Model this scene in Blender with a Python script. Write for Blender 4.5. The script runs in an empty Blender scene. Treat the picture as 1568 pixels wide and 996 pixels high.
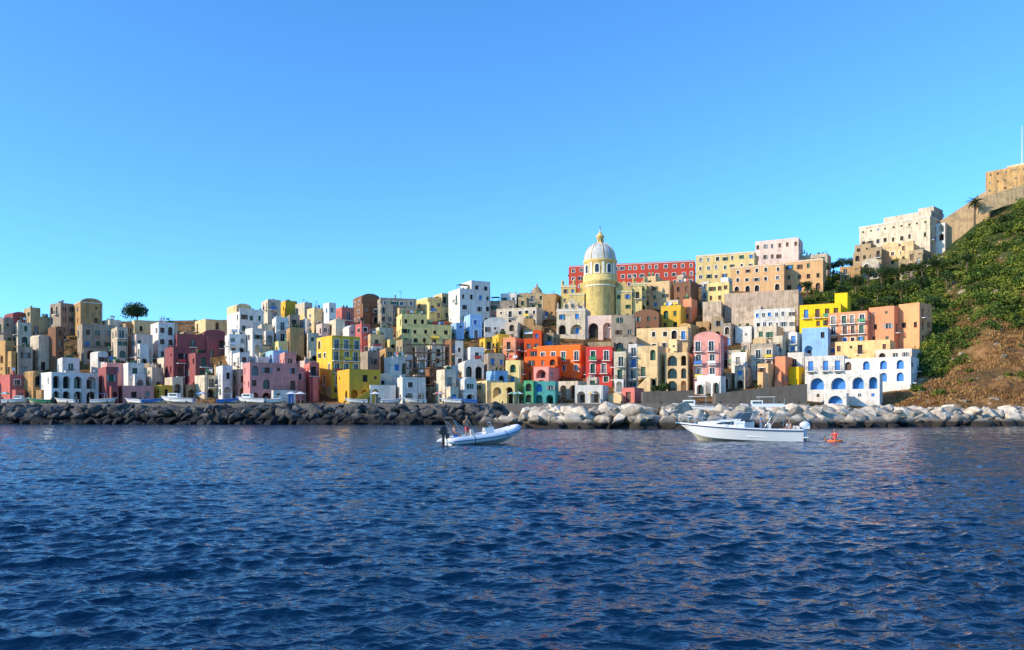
import bpy, math, random
import numpy as np
from mathutils import Vector, Matrix, noise as mnoise

R = random.Random(7)
NR = np.random.RandomState(5)
scene = bpy.context.scene
F, CX, HY, CH = 1220.0, 784.0, 632.0, 2.2     # survey constants: bearing scale, centre, horizon, eye height

def wx(b, D): return (b - CX) / F * D
def wz(e, D): return CH + (HY - e) / F * D
def rad(a): return math.radians(a)

# ------------------------------------------------------------------ materials
def lin(h, k=1.0, mixw=0.0):
    h = h.lstrip('#')
    out = []
    for i in (0, 2, 4):
        c = int(h[i:i+2], 16) / 255.0
        c = c / 12.92 if c <= 0.04045 else ((c + 0.055) / 1.055) ** 2.4
        out.append(c * k * (1-mixw) + mixw * (0.62, 0.57, 0.48)[i//2])
    return tuple(out) + (1.0,)

def newmat(name):
    m = bpy.data.materials.new(name); m.use_nodes = True
    nt = m.node_tree
    return m, nt, nt.nodes, nt.links, nt.nodes['Principled BSDF']

def plain(name, col, rough=0.6, metal=0.0, var=0.15, scale=6.0):
    m, nt, N, L, b = newmat(name)
    b.inputs['Roughness'].default_value = rough
    b.inputs['Metallic'].default_value = metal
    tc = N.new('ShaderNodeTexCoord'); nz = N.new('ShaderNodeTexNoise'); nz.inputs['Scale'].default_value = scale
    nz.inputs['Detail'].default_value = 4
    L.new(tc.outputs['Object'], nz.inputs['Vector'])
    mx = N.new('ShaderNodeMix'); mx.data_type = 'RGBA'
    L.new(nz.outputs['Fac'], mx.inputs[0])
    mx.inputs[6].default_value = tuple(c * (1 - var) for c in col[:3]) + (1,)
    mx.inputs[7].default_value = tuple(min(1, c * (1 + var)) for c in col[:3]) + (1,)
    L.new(mx.outputs[2], b.inputs['Base Color'])
    return m

def wallmat(name, col, dirt=0.5, patch=0.35):
    m, nt, N, L, b = newmat(name)
    b.inputs['Roughness'].default_value = 0.92
    b.inputs['Specular IOR Level'].default_value = 0.2
    tc = N.new('ShaderNodeTexCoord'); oi = N.new('ShaderNodeObjectInfo')
    ad = N.new('ShaderNodeVectorMath'); ad.operation = 'ADD'
    mu = N.new('ShaderNodeMath'); mu.operation = 'MULTIPLY'; mu.inputs[1].default_value = 97.0
    L.new(oi.outputs['Random'], mu.inputs[0]); L.new(tc.outputs['Object'], ad.inputs[0]); L.new(mu.outputs[0], ad.inputs[1])
    n1 = N.new('ShaderNodeTexNoise'); n1.inputs['Scale'].default_value = 0.45; n1.inputs['Detail'].default_value = 9; n1.inputs['Roughness'].default_value = 0.72
    L.new(ad.outputs[0], n1.inputs['Vector'])
    mp = N.new('ShaderNodeMapping'); mp.inputs['Scale'].default_value = (1.6, 1.6, 0.16)
    L.new(ad.outputs[0], mp.inputs['Vector'])
    n2 = N.new('ShaderNodeTexNoise'); n2.inputs['Scale'].default_value = 1.0; n2.inputs['Detail'].default_value = 5
    L.new(mp.outputs[0], n2.inputs['Vector'])
    r1 = N.new('ShaderNodeValToRGB'); r1.color_ramp.elements[0].position = 0.50; r1.color_ramp.elements[1].position = 0.60
    L.new(n1.outputs['Fac'], r1.inputs[0])
    r2 = N.new('ShaderNodeValToRGB'); r2.color_ramp.elements[0].position = 0.44; r2.color_ramp.elements[1].position = 0.72
    L.new(n2.outputs['Fac'], r2.inputs[0])
    hs = N.new('ShaderNodeHueSaturation'); hs.inputs['Color'].default_value = col
    mr = N.new('ShaderNodeMapRange'); mr.inputs[3].default_value = 0.84; mr.inputs[4].default_value = 1.1
    L.new(oi.outputs['Random'], mr.inputs[0]); L.new(mr.outputs[0], hs.inputs['Value'])
    mh = N.new('ShaderNodeMapRange'); mh.inputs[3].default_value = 0.493; mh.inputs[4].default_value = 0.505
    L.new(oi.outputs['Random'], mh.inputs[0]); L.new(mh.outputs[0], hs.inputs['Hue'])
    m1 = N.new('ShaderNodeMix'); m1.data_type = 'RGBA'
    f1 = N.new('ShaderNodeMath'); f1.operation = 'MULTIPLY'; f1.inputs[1].default_value = patch
    L.new(r1.outputs[0], f1.inputs[0]); L.new(f1.outputs[0], m1.inputs[0])
    L.new(hs.outputs[0], m1.inputs[6]); 
    g = tuple(0.6 * c + 0.4 * a for c, a in zip(col[:3], (0.34, 0.26, 0.18)))
    m1.inputs[7].default_value = tuple(c * 0.6 for c in g) + (1,)
    m2 = N.new('ShaderNodeMix'); m2.data_type = 'RGBA'; 
    f2 = N.new('ShaderNodeMath'); f2.operation = 'MULTIPLY'; f2.inputs[1].default_value = dirt
    L.new(r2.outputs[0], f2.inputs[0]); L.new(f2.outputs[0], m2.inputs[0])
    L.new(m1.outputs[2], m2.inputs[6]); m2.inputs[7].default_value = tuple(c * 0.5 for c in g) + (1,)
    L.new(m2.outputs[2], b.inputs['Base Color'])
    n3 = N.new('ShaderNodeTexNoise'); n3.inputs['Scale'].default_value = 2.5; n3.inputs['Detail'].default_value = 8
    L.new(ad.outputs[0], n3.inputs['Vector'])
    bp = N.new('ShaderNodeBump'); bp.inputs['Strength'].default_value = 0.5; bp.inputs['Distance'].default_value = 0.12
    L.new(n3.outputs['Fac'], bp.inputs['Height']); L.new(bp.outputs[0], b.inputs['Normal'])
    return m

COL = {  # name prefix, colour, dirt, patch
 'white': ('white_house', '#f4ecdf', .4, .4), 'offw': ('offwhite_house', '#e6d2b4', .55, .6), 'grey': ('grey_house', '#b6a48e', .65, .75),
 'tan': ('tan_house', '#cc9d64', .65, .75), 'brown': ('brown_house', '#956748', .6, .6), 'yellow': ('yellow_house', '#f8c43c', .35, .4),
 'pale': ('pale_yellow_house', '#f8dc90', .45, .4), 'pink': ('pink_house', '#f6a497', .4, .4), 'rose': ('rose_house', '#de766c', .45, .4),
 'mauve': ('mauve_house', '#a05454', .45, .45), 'peach': ('peach_house', '#ffa874', .25, .25), 'orange': ('orange_house', '#ff6c1e', .25, .25),
 'coral': ('coral_house', '#f25240', .3, .25), 'ltblue': ('light_blue_house', '#a4cff4', .35, .3), 'teal': ('teal_house', '#54b0a6', .35, .3),
 'green': ('green_house', '#66c48a', .35, .3), 'cream': ('cream_house', '#f8d298', .45, .45), 'stone': ('stone_house', '#c4a87e', .65, .75),
 'red': ('red_house', '#d85034', .4, .35), 'byel': ('bright_yellow_house', '#ffcf0c', .18, .15), 'lilac': ('lilac_house', '#cbb6dc', .35, .3),
 'pinkw': ('pinkish_white_house', '#f2d2c0', .35, .4), 'peachc': ('pale_peach_house', '#fcc888', .35, .35),
}
WM = {}
def wall(c):
    if c not in WM:
        WM[c] = wallmat('stucco_' + c, lin(COL[c][1], 0.9, .03), COL[c][2], COL[c][3])
    return WM[c]

GLASS = plain('window_glass', (0.02, 0.024, 0.03, 1), 0.12, var=0.3)
DARK = plain('dark_interior', (0.03, 0.025, 0.022, 1), 0.9)
TRIM = plain('white_trim', (0.80, 0.77, 0.71, 1), 0.8, var=.1)
ROOF = wallmat('roof_screed', (0.42, 0.37, 0.32, 1), .5, .6)
SH = [plain('shutter_green', (0.02, 0.09, 0.05, 1)), plain('shutter_brown', (0.10, 0.045, 0.025, 1)), plain('shutter_grey', (0.25, 0.25, 0.24, 1)),
      plain('shutter_blue', (0.03, 0.2, 0.55, 1)), GLASS, DARK]
IRON = plain('iron', (0.05, 0.05, 0.055, 1), 0.5, 0.4)
WOOD = plain('weathered_wood', (0.16, 0.085, 0.045, 1), 0.85, var=.4, scale=2)
CLOTH = [plain('cloth_white', (.75, .75, .75, 1)), plain('cloth_blue', (.06, .2, .55, 1)), plain('cloth_red', (.6, .06, .05, 1)), plain('cloth_green', (.05, .3, .12, 1)), plain('cloth_yellow', (.8, .55, .05, 1))]
POTG = plain('potted_plant_green', (.04, .09, .02, 1), .8, var=.6, scale=9)

# ------------------------------------------------------------------ mesh builder
class MB:
    def __init__(s): s.v = []; s.f = []; s.m = []; s.sm = []; s.mats = []
    def mi(s, mat):
        if mat not in s.mats: s.mats.append(mat)
        return s.mats.index(mat)
    def face(s, pts, mat, smooth=False):
        n = len(s.v); s.v.extend([tuple(p) for p in pts]); s.f.append(tuple(range(n, n + len(pts)))); s.m.append(s.mi(mat)); s.sm.append(smooth)
    def faces(s, verts, faces, mat, smooth=False):
        n = len(s.v); s.v.extend([tuple(p) for p in verts]); i = s.mi(mat)
        for f in faces: s.f.append(tuple(n + k for k in f)); s.m.append(i); s.sm.append(smooth)
    def box(s, x0, x1, y0, y1, z0, z1, mat):
        v = [(x0,y0,z0),(x1,y0,z0),(x1,y1,z0),(x0,y1,z0),(x0,y0,z1),(x1,y0,z1),(x1,y1,z1),(x0,y1,z1)]
        s.faces(v, [(0,3,2,1),(4,5,6,7),(0,1,5,4),(1,2,6,5),(2,3,7,6),(3,0,4,7)], mat)
    def obox(s, P, u0, u1, d0, d1, z0, z1, mat):   # box in a facade frame
        v = [P(u0,z0,d1),P(u1,z0,d1),P(u1,z0,d0),P(u0,z0,d0),P(u0,z1,d1),P(u1,z1,d1),P(u1,z1,d0),P(u0,z1,d0)]
        s.faces(v, [(0,3,2,1),(4,5,6,7),(0,1,5,4),(1,2,6,5),(2,3,7,6),(3,0,4,7)], mat)
    def tube(s, pts, rr, mat, seg=8, caps=True, sq=1.0):
        pts = [Vector(p) for p in pts]
        if not isinstance(rr, (list, tuple)): rr = [rr] * len(pts)
        rings = []; up = None
        for i, p in enumerate(pts):
            t = (pts[min(i+1, len(pts)-1)] - pts[max(i-1, 0)]).normalized()
            if up is None:
                up = Vector((0, 0, 1)) if abs(t.z) < 0.9 else Vector((1, 0, 0))
            a = t.cross(up).normalized(); b = a.cross(t).normalized(); up = b
            rings.append([p + a * math.cos(2*math.pi*k/seg) * rr[i] + b * math.sin(2*math.pi*k/seg) * rr[i] * sq for k in range(seg)])
        v = [q for r in rings for q in r]; f = []
        for i in range(len(pts) - 1):
            for k in range(seg):
                f.append((i*seg+k, i*seg+(k+1) % seg, (i+1)*seg+(k+1) % seg, (i+1)*seg+k))
        s.faces(v, f, mat, True)
        if caps:
            s.face(rings[0], mat); s.face(list(reversed(rings[-1])), mat)
    def lathe(s, prof, c, mat, seg=32, a0=0, a1=360, smooth=True):
        v = []; f = []; n = len(prof); full = abs(a1 - a0) >= 360
        for k in range(seg + (0 if full else 1)):
            a = rad(a0 + (a1 - a0) * k / seg)
            for r, z in prof: v.append((c[0] + r*math.cos(a), c[1] + r*math.sin(a), c[2] + z))
        K = seg if full else seg + 1
        for k in range(seg):
            k2 = (k + 1) % K
            for i in range(n - 1): f.append((k*n+i, k2*n+i, k2*n+i+1, k*n+i+1))
        s.faces(v, f, mat, smooth)
    def ell(s, c, r, mat, seg=12, rings=8, rot=None):
        v = []; f = []
        for i in range(rings + 1):
            th = math.pi * i / rings
            for k in range(seg):
                a = 2*math.pi*k/seg
                p = Vector((r[0]*math.sin(th)*math.cos(a), r[1]*math.sin(th)*math.sin(a), -r[2]*math.cos(th)))
                if rot: p = rot @ p
                v.append(tuple(p + Vector(c)))
        for i in range(rings):
            for k in range(seg): f.append((i*seg+k, i*seg+(k+1) % seg, (i+1)*seg+(k+1) % seg, (i+1)*seg+k))
        s.faces(v, f, mat, True)
    def obj(s, name, loc=(0,0,0), rz=0.0, parent=None, weld=False):
        me = bpy.data.meshes.new(name); me.from_pydata(s.v, [], s.f)
        for m in s.mats: me.materials.append(m)
        me.polygons.foreach_set('material_index', s.m); me.polygons.foreach_set('use_smooth', s.sm)
        me.update()
        o = bpy.data.objects.new(name, me); scene.collection.objects.link(o)
        o.location = loc; o.rotation_euler = (0, 0, rz)
        if parent: o.parent = parent
        return o

# ------------------------------------------------------------------ terrain survey
TD = [150,160,168,176,185,200,215,230,250,270,300,400,700,2500]
TP = [-1500,0,500,850,1000,1230,1330,1420,1500,1568,1900,3200]
TE = np.array([
 [665,655,640,619,613,590,562,535,507,495,500,530,580,636],
 [665,655,640,619,613,590,562,535,507,495,500,530,580,636],
 [665,655,640,619,613,590,560,530,500,488,495,530,580,636],
 [665,655,630,619,612,590,560,530,492,465,455,500,570,636],
 [665,650,625,616,608,588,558,525,480,450,432,470,560,636],
 [665,645,625,616,605,580,548,515,470,445,430,450,550,636],
 [665,645,628,618,605,575,545,510,465,430,415,420,520,636],
 [665,640,622,603,572,538,502,468,430,412,405,410,480,636],
 [660,632,607,582,548,505,465,425,376,345,325,335,450,636],
 [655,625,597,564,527,477,434,390,335,302,290,300,400,636],
 [655,620,560,500,440,360,300,240,190,160,160,190,300,636],
 [655,620,560,500,440,360,300,240,190,160,160,190,300,636]], float)
def ge(b, D):
    b = min(max(b, TP[0]), TP[-1]); D = min(max(D, TD[0]), TD[-1])
    i = max(0, min(len(TP)-2, int(np.searchsorted(TP, b, 'right')) - 1)); j = max(0, min(len(TD)-2, int(np.searchsorted(TD, D, 'right')) - 1))
    u = (b - TP[i])/(TP[i+1]-TP[i]); w = (D - TD[j])/(TD[j+1]-TD[j])
    return (TE[i,j]*(1-u)+TE[i+1,j]*u)*(1-w) + (TE[i,j+1]*(1-u)+TE[i+1,j+1]*u)*w
def gz(x, y):
    y = max(y, 20); return wz(ge(x/y*F+CX, y), y)
def depth_for(b, e):
    D = 176.0
    if e >= ge(b, D): return D
    while D < 296 and ge(b, D) > e: D += 0.5
    return D

def hillnoise(x, y, b, D):
    k = min(1, max(0, (b - 1380) / 90)) * min(1, max(0, (D - 158)/10)) * min(1, max(.35, (285 - D)/30))
    a = mnoise.fractal(Vector((x*0.06, y*0.06, 3.1)), 0.8, 2.1, 5)
    rdg = 1 - abs(mnoise.noise(Vector((x*.045, y*.03, 9.0))))*2
    return k * (a * 2.6 + (rdg**2 - .4) * 2.2)

def dryline(x, D, b):
    nz = mnoise.noise(Vector((x*.05, D*.05, 7))) + .5*mnoise.noise(Vector((x*.17, D*.17, 2)))
    return 15 + nz*7 + min(10, max(0, (b-1420)/150*9))
def rocky(x, D):
    return mnoise.noise(Vector((x*.09, D*.09, 31))) + .6*mnoise.noise(Vector((x*.25, D*.25, 11)))

def build_terrain():
    bs = [-1500,-900,-500,-300] + list(range(-200, 1300, 25)) + list(range(1300, 1760, 4)) + [1800,1860,1950,2100,2400,2800,3200]
    ds = list(np.arange(150, 300, 1.2)) + [305,315,330,350,375,400,450,520,620,700,900,1400,2500]
    V = []; Fc = []; veg = []
    for b in bs:
        for D in ds:
            x = wx(b, D); z = wz(ge(b, D), D) + hillnoise(x, D, b, D); V.append((x, D, z))
            k = 0.0
            if b > 1225: k = min(1, max(0, (z - dryline(x, D, b) + 3)/6)) * (1 if rocky(x, D) > -.3 else .25)
            veg.append(k)
    n = len(ds)
    for i in range(len(bs)-1):
        for j in range(n-1): Fc.append((i*n+j, (i+1)*n+j, (i+1)*n+j+1, i*n+j+1))
    me = bpy.data.meshes.new('hill_terrain'); me.from_pydata(V, [], Fc)
    me.polygons.foreach_set('use_smooth', [True]*len(Fc))
    at = me.attributes.new('veg', 'FLOAT', 'POINT'); at.data.foreach_set('value', veg)
    o = bpy.data.objects.new('hill_terrain', me); scene.collection.objects.link(o)
    m, nt, N, L, b = newmat('hillside_soil')
    b.inputs['Roughness'].default_value = 0.95; b.inputs['Specular IOR Level'].default_value = 0.1
    tc = N.new('ShaderNodeTexCoord')
    n1 = N.new('ShaderNodeTexNoise'); n1.inputs['Scale'].default_value = 0.16; n1.inputs['Detail'].default_value = 10; n1.inputs['Roughness'].default_value = 0.72
    L.new(tc.outputs['Object'], n1.inputs['Vector'])
    r = N.new('ShaderNodeValToRGB'); e = r.color_ramp.elements
    e[0].position = 0.3; e[0].color = (0.05, 0.045, 0.022, 1); e[1].position = 0.7; e[1].color = (0.42, 0.26, 0.13, 1)
    a = e.new(0.46); a.color = (0.15, 0.085, 0.035, 1)
    a = e.new(0.57); a.color = (0.28, 0.14, 0.05, 1)
    L.new(n1.outputs['Fac'], r.inputs[0])
    r3 = N.new('ShaderNodeValToRGB'); e = r3.color_ramp.elements
    e[0].position = 0.38; e[0].color = (0.02, 0.035, 0.01, 1); e[1].position = 0.68; e[1].color = (0.22, 0.16, 0.07, 1); a = e.new(.54); a.color = (.06,.08,.02,1)
    L.new(n1.outputs['Fac'], r3.inputs[0])
    av = N.new('ShaderNodeAttribute'); av.attribute_name = 'veg'
    mx = N.new('ShaderNodeMix'); mx.data_type = 'RGBA'; L.new(av.outputs['Fac'], mx.inputs[0]); L.new(r.outputs[0], mx.inputs[6]); L.new(r3.outputs[0], mx.inputs[7])
    L.new(mx.outputs[2], b.inputs['Base Color'])
    n2 = N.new('ShaderNodeTexNoise'); n2.inputs['Scale'].default_value = 0.6; n2.inputs['Detail'].default_value = 10
    L.new(tc.outputs['Object'], n2.inputs['Vector'])
    bp = N.new('ShaderNodeBump'); bp.inputs['Strength'].default_value = 1.0; bp.inputs['Distance'].default_value = 1.3
    L.new(n2.outputs['Fac'], bp.inputs['Height']); L.new(bp.outputs[0], b.inputs['Normal'])
    me.materials.append(m)
build_terrain()

# ------------------------------------------------------------------ facades
def facade(mb, O, U, Nn, width, z0, z1, zf, wm, rng, kinds=None, detail=1, shut=None, trim=False, bayw=2.7, sth=3.1, dens=.8, bmin=1):
    O = Vector(O); U = Vector(U); Nn = Vector(Nn)
    def P(u, z, d=0.0): 
        q = O + U*u + Nn*d; return (q.x, q.y, z)
    ns = max(1, round((z1 - z0) / sth)); nb = max(bmin, round(width / bayw))
    sh = (z1 - z0) / ns
    if zf < z0: mb.face([P(0, zf), P(width, zf), P(width, z0), P(0, z0)], wm)
    cuts = [0.0]; ws = [rng.uniform(.7, 1.35) for _ in range(nb)]; t = sum(ws)
    for w in ws: cuts.append(cuts[-1] + w / t * width)
    for si in range(ns):
        a0 = z0 + si*sh; a1 = a0 + sh
        for bi in range(nb):
            u0, u1 = cuts[bi], cuts[bi+1]; bw = u1 - u0
            k = None
            if kinds: k = kinds[min(si, len(kinds)-1)]
            if k is None or k == 'r':
                x = rng.random()
                k = 'n' if x > dens else ('w' if x < dens*.5 else ('d' if x < dens*.74 else ('q' if x < dens*.86 else 'B')))
            if k in 'ABw' and rng.random() < .06: k = 'n'
            if bw < 1.3 or sh < 2.0: k = 'n'
            if k == 'n':
                mb.face([P(u0,a0),P(u1,a0),P(u1,a1),P(u0,a1)], wm); continue
            arch = k in 'AB'
            c = (u0+u1)/2 + (0 if arch else rng.uniform(-.1, .1)*bw)
            if k == 'w': ow, b0, oh, dep = min(bw*.6, rng.choice([.8, .95, 1.15])), sh*rng.uniform(.28,.36), min(1.5, sh*rng.uniform(.38,.48)), .28
            elif k == 'd': ow, b0, oh, dep = min(bw*.6, 1.15), .12, min(2.3, sh*.74), .3
            elif k == 'q': ow, b0, oh, dep = min(bw*.4, .65), sh*.5, .7, .2
            elif k == 'A': ow, b0, oh, dep = bw*.66, .1, sh*.82, 1.5
            else: ow, b0, oh, dep = min(bw*.6, 1.5), .35, sh*.72, .6
            o0, o1 = c - ow/2, c + ow/2; q0 = a0 + b0; q1 = min(q0 + oh, a1 - .15)
            if arch and (q1 - q0) < ow/2 + .2: arch = False
            mb.face([P(u0,a0),P(o0,a0),P(o0,a1),P(u0,a1)], wm); mb.face([P(o1,a0),P(u1,a0),P(u1,a1),P(o1,a1)], wm)
            mb.face([P(o0,a0),P(o1,a0),P(o1,q0),P(o0,q0)], wm)
            if arch:
                r = ow/2; zs = q1 - r; n = 8
                arc = [(c + r*math.cos(math.pi*i/n), zs + r*math.sin(math.pi*i/n)) for i in range(n+1)]
                for i in range(n):
                    (ua, za), (ub, zb) = arc[i+1], arc[i]
                    mb.face([P(ua,za),P(ub,zb),P(ub,a1),P(ua,a1)], wm)
                cont = [(o0,q0),(o1,q0)] + arc
            else:
                mb.face([P(o0,q1),P(o1,q1),P(o1,a1),P(o0,a1)], wm)
                cont = [(o0,q0),(o1,q0),(o1,q1),(o0,q1)]
            m = len(cont)
            for i in range(m):
                p, q = cont[i], cont[(i+1) % m]
                mb.face([P(p[0],p[1]),P(p[0],p[1],-dep),P(q[0],q[1],-dep),P(q[0],q[1])], wm)
            sm = shut if (shut is not None and rng.random() < .8) else rng.choice(SH)
            if k == 'A': sm = rng.choice([DARK, wm, GLASS, wm]) if shut is None or shut is not SH[3] else shut
            mb.face([P(p[0],p[1],-dep) for p in cont], sm)
            if k == 'A' and sm is wm and ow > 1.6:
                mb.obox(P, c-.5, c+.5, -dep+.01, -dep+.06, q0, q0+min(2.0,(q1-q0)*.75), rng.choice(SH))
            if not arch and detail:
                if sm is GLASS:
                    mb.obox(P, c-.035, c+.035, -dep+.01, -dep+.07, q0, q1, TRIM)
                if k == 'w':
                    mb.obox(P, o0-.12, o1+.12, 0.0, .14, q0-.1, q0-.003, TRIM if trim else wm)
                    if rng.random() < .25 and bw > ow*2.1:
                        s2 = rng.choice(SH[:3])
                        mb.obox(P, o0-ow*.5, o0-.01, .015, .06, q0, q1, s2); mb.obox(P, o1+.01, o1+ow*.5, .015, .06, q0, q1, s2)
                if k == 'd' and (si > 0):
                    bw2 = ow/2 + .45; dp = .95
                    mb.obox(P, c-bw2, c+bw2, 0.0, dp, a0-.14, a0+.02, TRIM)
                    mb.obox(P, c-bw2, c+bw2, dp-.05, dp, a0+.95, a0+1.0, IRON)
                    nbar = int(bw2*2/.16)
                    for i in range(nbar+1):
                        uu = c-bw2 + (2*bw2-.03)*i/nbar; mb.obox(P, uu, uu+.03, dp-.04, dp-.01, a0+.02, a0+.95, IRON)
                    for sgn in (c-bw2, c+bw2-.03):
                        mb.obox(P, sgn, sgn+.03, 0.01, dp-.05, a0+.95, a0+1.0, IRON)
                    if rng.random() < .3:
                        mb.obox(P, c-bw2+.1, c+bw2-.1, dp+.01, dp+.04, a0+.25, a0+.93, rng.choice(CLOTH))
            if trim and k != 'A':
                tw = .16
                mb.obox(P, o0-tw, o0-.003, .003, .05, q0, q1 if not arch else q1-ow/2, TRIM)
                mb.obox(P, o1+.003, o1+tw, .003, .05, q0, q1 if not arch else q1-ow/2, TRIM)
                if not arch: mb.obox(P, o0-tw, o1+tw, .003, .06, q1+.003, q1+tw, TRIM)
                else:
                    for i in range(n):
                        (ua, za), (ub, zb) = arc[i], arc[i+1]; k2 = (r+tw)/r
                        A = (c+(ua-c)*k2, zs+(za-zs)*k2); B = (c+(ub-c)*k2, zs+(zb-zs)*k2)
                        mb.face([P(ua,za,.05),P(A[0],A[1],.05),P(B[0],B[1],.05),P(ub,zb,.05)], TRIM)
                        mb.face([P(A[0],A[1],.05),P(A[0],A[1],0),P(B[0],B[1],0),P(B[0],B[1],.05)], TRIM)
    return ns

def block(mb, x0, x1, y0, y1, z0, z1, zf, wm, rng, kinds=None, side=None, back=True, par=.6, cornice=False, roof=None, railing=False, **kw):
    facade(mb, (x0,y0,0), (1,0,0), (0,-1,0), x1-x0, z0, z1, zf, wm, rng, kinds, **kw)
    kw2 = dict(kw); kw2['bayw'] = 3.6; kw2['dens'] = .6
    facade(mb, (x0,y1,0), (0,-1,0), (-1,0,0), y1-y0, z0, z1, zf, wm, rng, side, **kw2)
    facade(mb, (x1,y0,0), (0,1,0), (1,0,0), y1-y0, z0, z1, zf, wm, rng, side, **kw2)
    if back: mb.face([(x1,y1,zf),(x0,y1,zf),(x0,y1,z1),(x1,y1,z1)], wm)
    mb.face([(x0,y0,z1),(x1,y0,z1),(x1,y1,z1),(x0,y1,z1)], roof or ROOF)
    zt = z1
    if cornice:
        mb.box(x0-.15, x1+.15, y0-.15, y1+.15, z1+.002, z1+.18, TRIM); zt = z1+.18
    if railing:
        for (a,b,c,d) in ((x0,x1,y0,y0+.05),(x0,x0+.05,y0+.05,y1),(x1-.05,x1,y0+.05,y1)):
            mb.box(a,b,c,d, zt+.95, zt+1.0, IRON)
        n = int((x1-x0)/.25)
        for i in range(n+1):
            u = x0 + (x1-x0-.04)*i/max(1,n); mb.box(u, u+.04, y0+.005, y0+.04, zt, zt+.95, IRON)
    elif par > 0:
        t = .25
        mb.box(x0, x1, y0, y0+t, zt, zt+par, wm); mb.box(x0, x1, y1-t, y1, zt, zt+par, wm)
        mb.box(x0, x0+t, y0+t, y1-t, zt, zt+par, wm); mb.box(x1-t, x1, y0+t, y1-t, zt, zt+par, wm)

def antenna(mb, x, y, z, h, rng):
    mb.tube([(x,y,z),(x,y,z+h)], .035, IRON, 5)
    for k in range(3):
        zz = z + h - .15 - .28*k; l = .75 - .12*k
        mb.tube([(x-l,y,zz),(x+l,y,zz)], .022, IRON, 4)

def stairs(mb, x0, x1, yd, z0, h, wm):
    n = max(6, int(h/.22)); dx = (x1-x0)/n
    for i in range(n):
        a, b = sorted((x0+dx*i, x0+dx*(i+1)))
        mb.box(a, b, -yd, -.002, z0-2, z0 + h*(i+1)/n, wm)
        mb.box(a, b, -yd-.2, -yd-.002, z0-2, z0 + h*(i+1)/n+.85, wm)

def vault(mb, x0, x1, y0, y1, z, hh, wm):
    r = (x1-x0)/2; c = (x0+x1)/2; n = 12
    pts = [(c-r*math.cos(math.pi*i/n), hh*math.sin(math.pi*i/n)) for i in range(n+1)]
    for i in range(n):
        (a, az), (b, bz) = pts[i], pts[i+1]
        mb.face([(a,y0,z+az),(b,y0,z+bz),(b,y1,z+bz),(a,y1,z+az)], wm)
    mb.face([(p[0],y0,z+p[1]) for p in reversed(pts)], wm); mb.face([(p[0],y1,z+p[1]) for p in pts], wm)

def roofstuff(mb, x0, x1, y0, y1, z, wm, rng, c):
    w = x1-x0; d = y1-y0
    if w < 2.2 or d < 3: return
    for k in range(rng.choice([0, 1, 1, 2])):
        cx = rng.uniform(x0+.4, x1-.9); cy = rng.uniform(y0+.5, y1-.9); ch = rng.uniform(.9, 1.6)
        mb.box(cx, cx+.45, cy, cy+.45, z+.01, z+ch, wm); mb.box(cx-.08, cx+.53, cy-.08, cy+.53, z+ch+.01, z+ch+.12, ROOF)
    if rng.random() < .55: antenna(mb, rng.uniform(x0+.5, x1-.5), rng.uniform(y0+.6, y1-.6), z, rng.uniform(1.8, 3.4), rng)
    if rng.random() < .18: mb.lathe([(0,0),(.55,0),(.55,1.1),(.4,1.25),(0,1.25)], (rng.uniform(x0+.8, x1-.8), y0+d*.6, z+.02), SH[2], 12)
    if rng.random() < .25:
        xa, xb = x0+.3, x1-.3; mb.tube([(xa,y0+.5,z),(xa,y0+.5,z+2)], .03, IRON, 4); mb.tube([(xb,y0+.5,z),(xb,y0+.5,z+2)], .03, IRON, 4); mb.tube([(xa,y0+.5,z+1.9),(xb,y0+.5,z+1.9)], .012, IRON, 4)
        u = xa+.2
        while u < xb-.8:
            l = rng.uniform(.4,.9); mb.box(u, u+l, y0+.49, y0+.51, z+1.9-rng.uniform(.5,1.1), z+1.88, rng.choice(CLOTH+[CLOTH[0]]*2)); u += l+rng.uniform(.05,.5)
    for k in range(rng.choice([0,0,2,4])):
        px = rng.uniform(x0+.5, x1-.5); mb.ell((px, y0+.5, z+.9), (.3,.3,.45), POTG, 7, 5); mb.lathe([(.15,0),(.22,.5),(0,.5)], (px, y0+.5, z), SH[1], 8)

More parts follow.
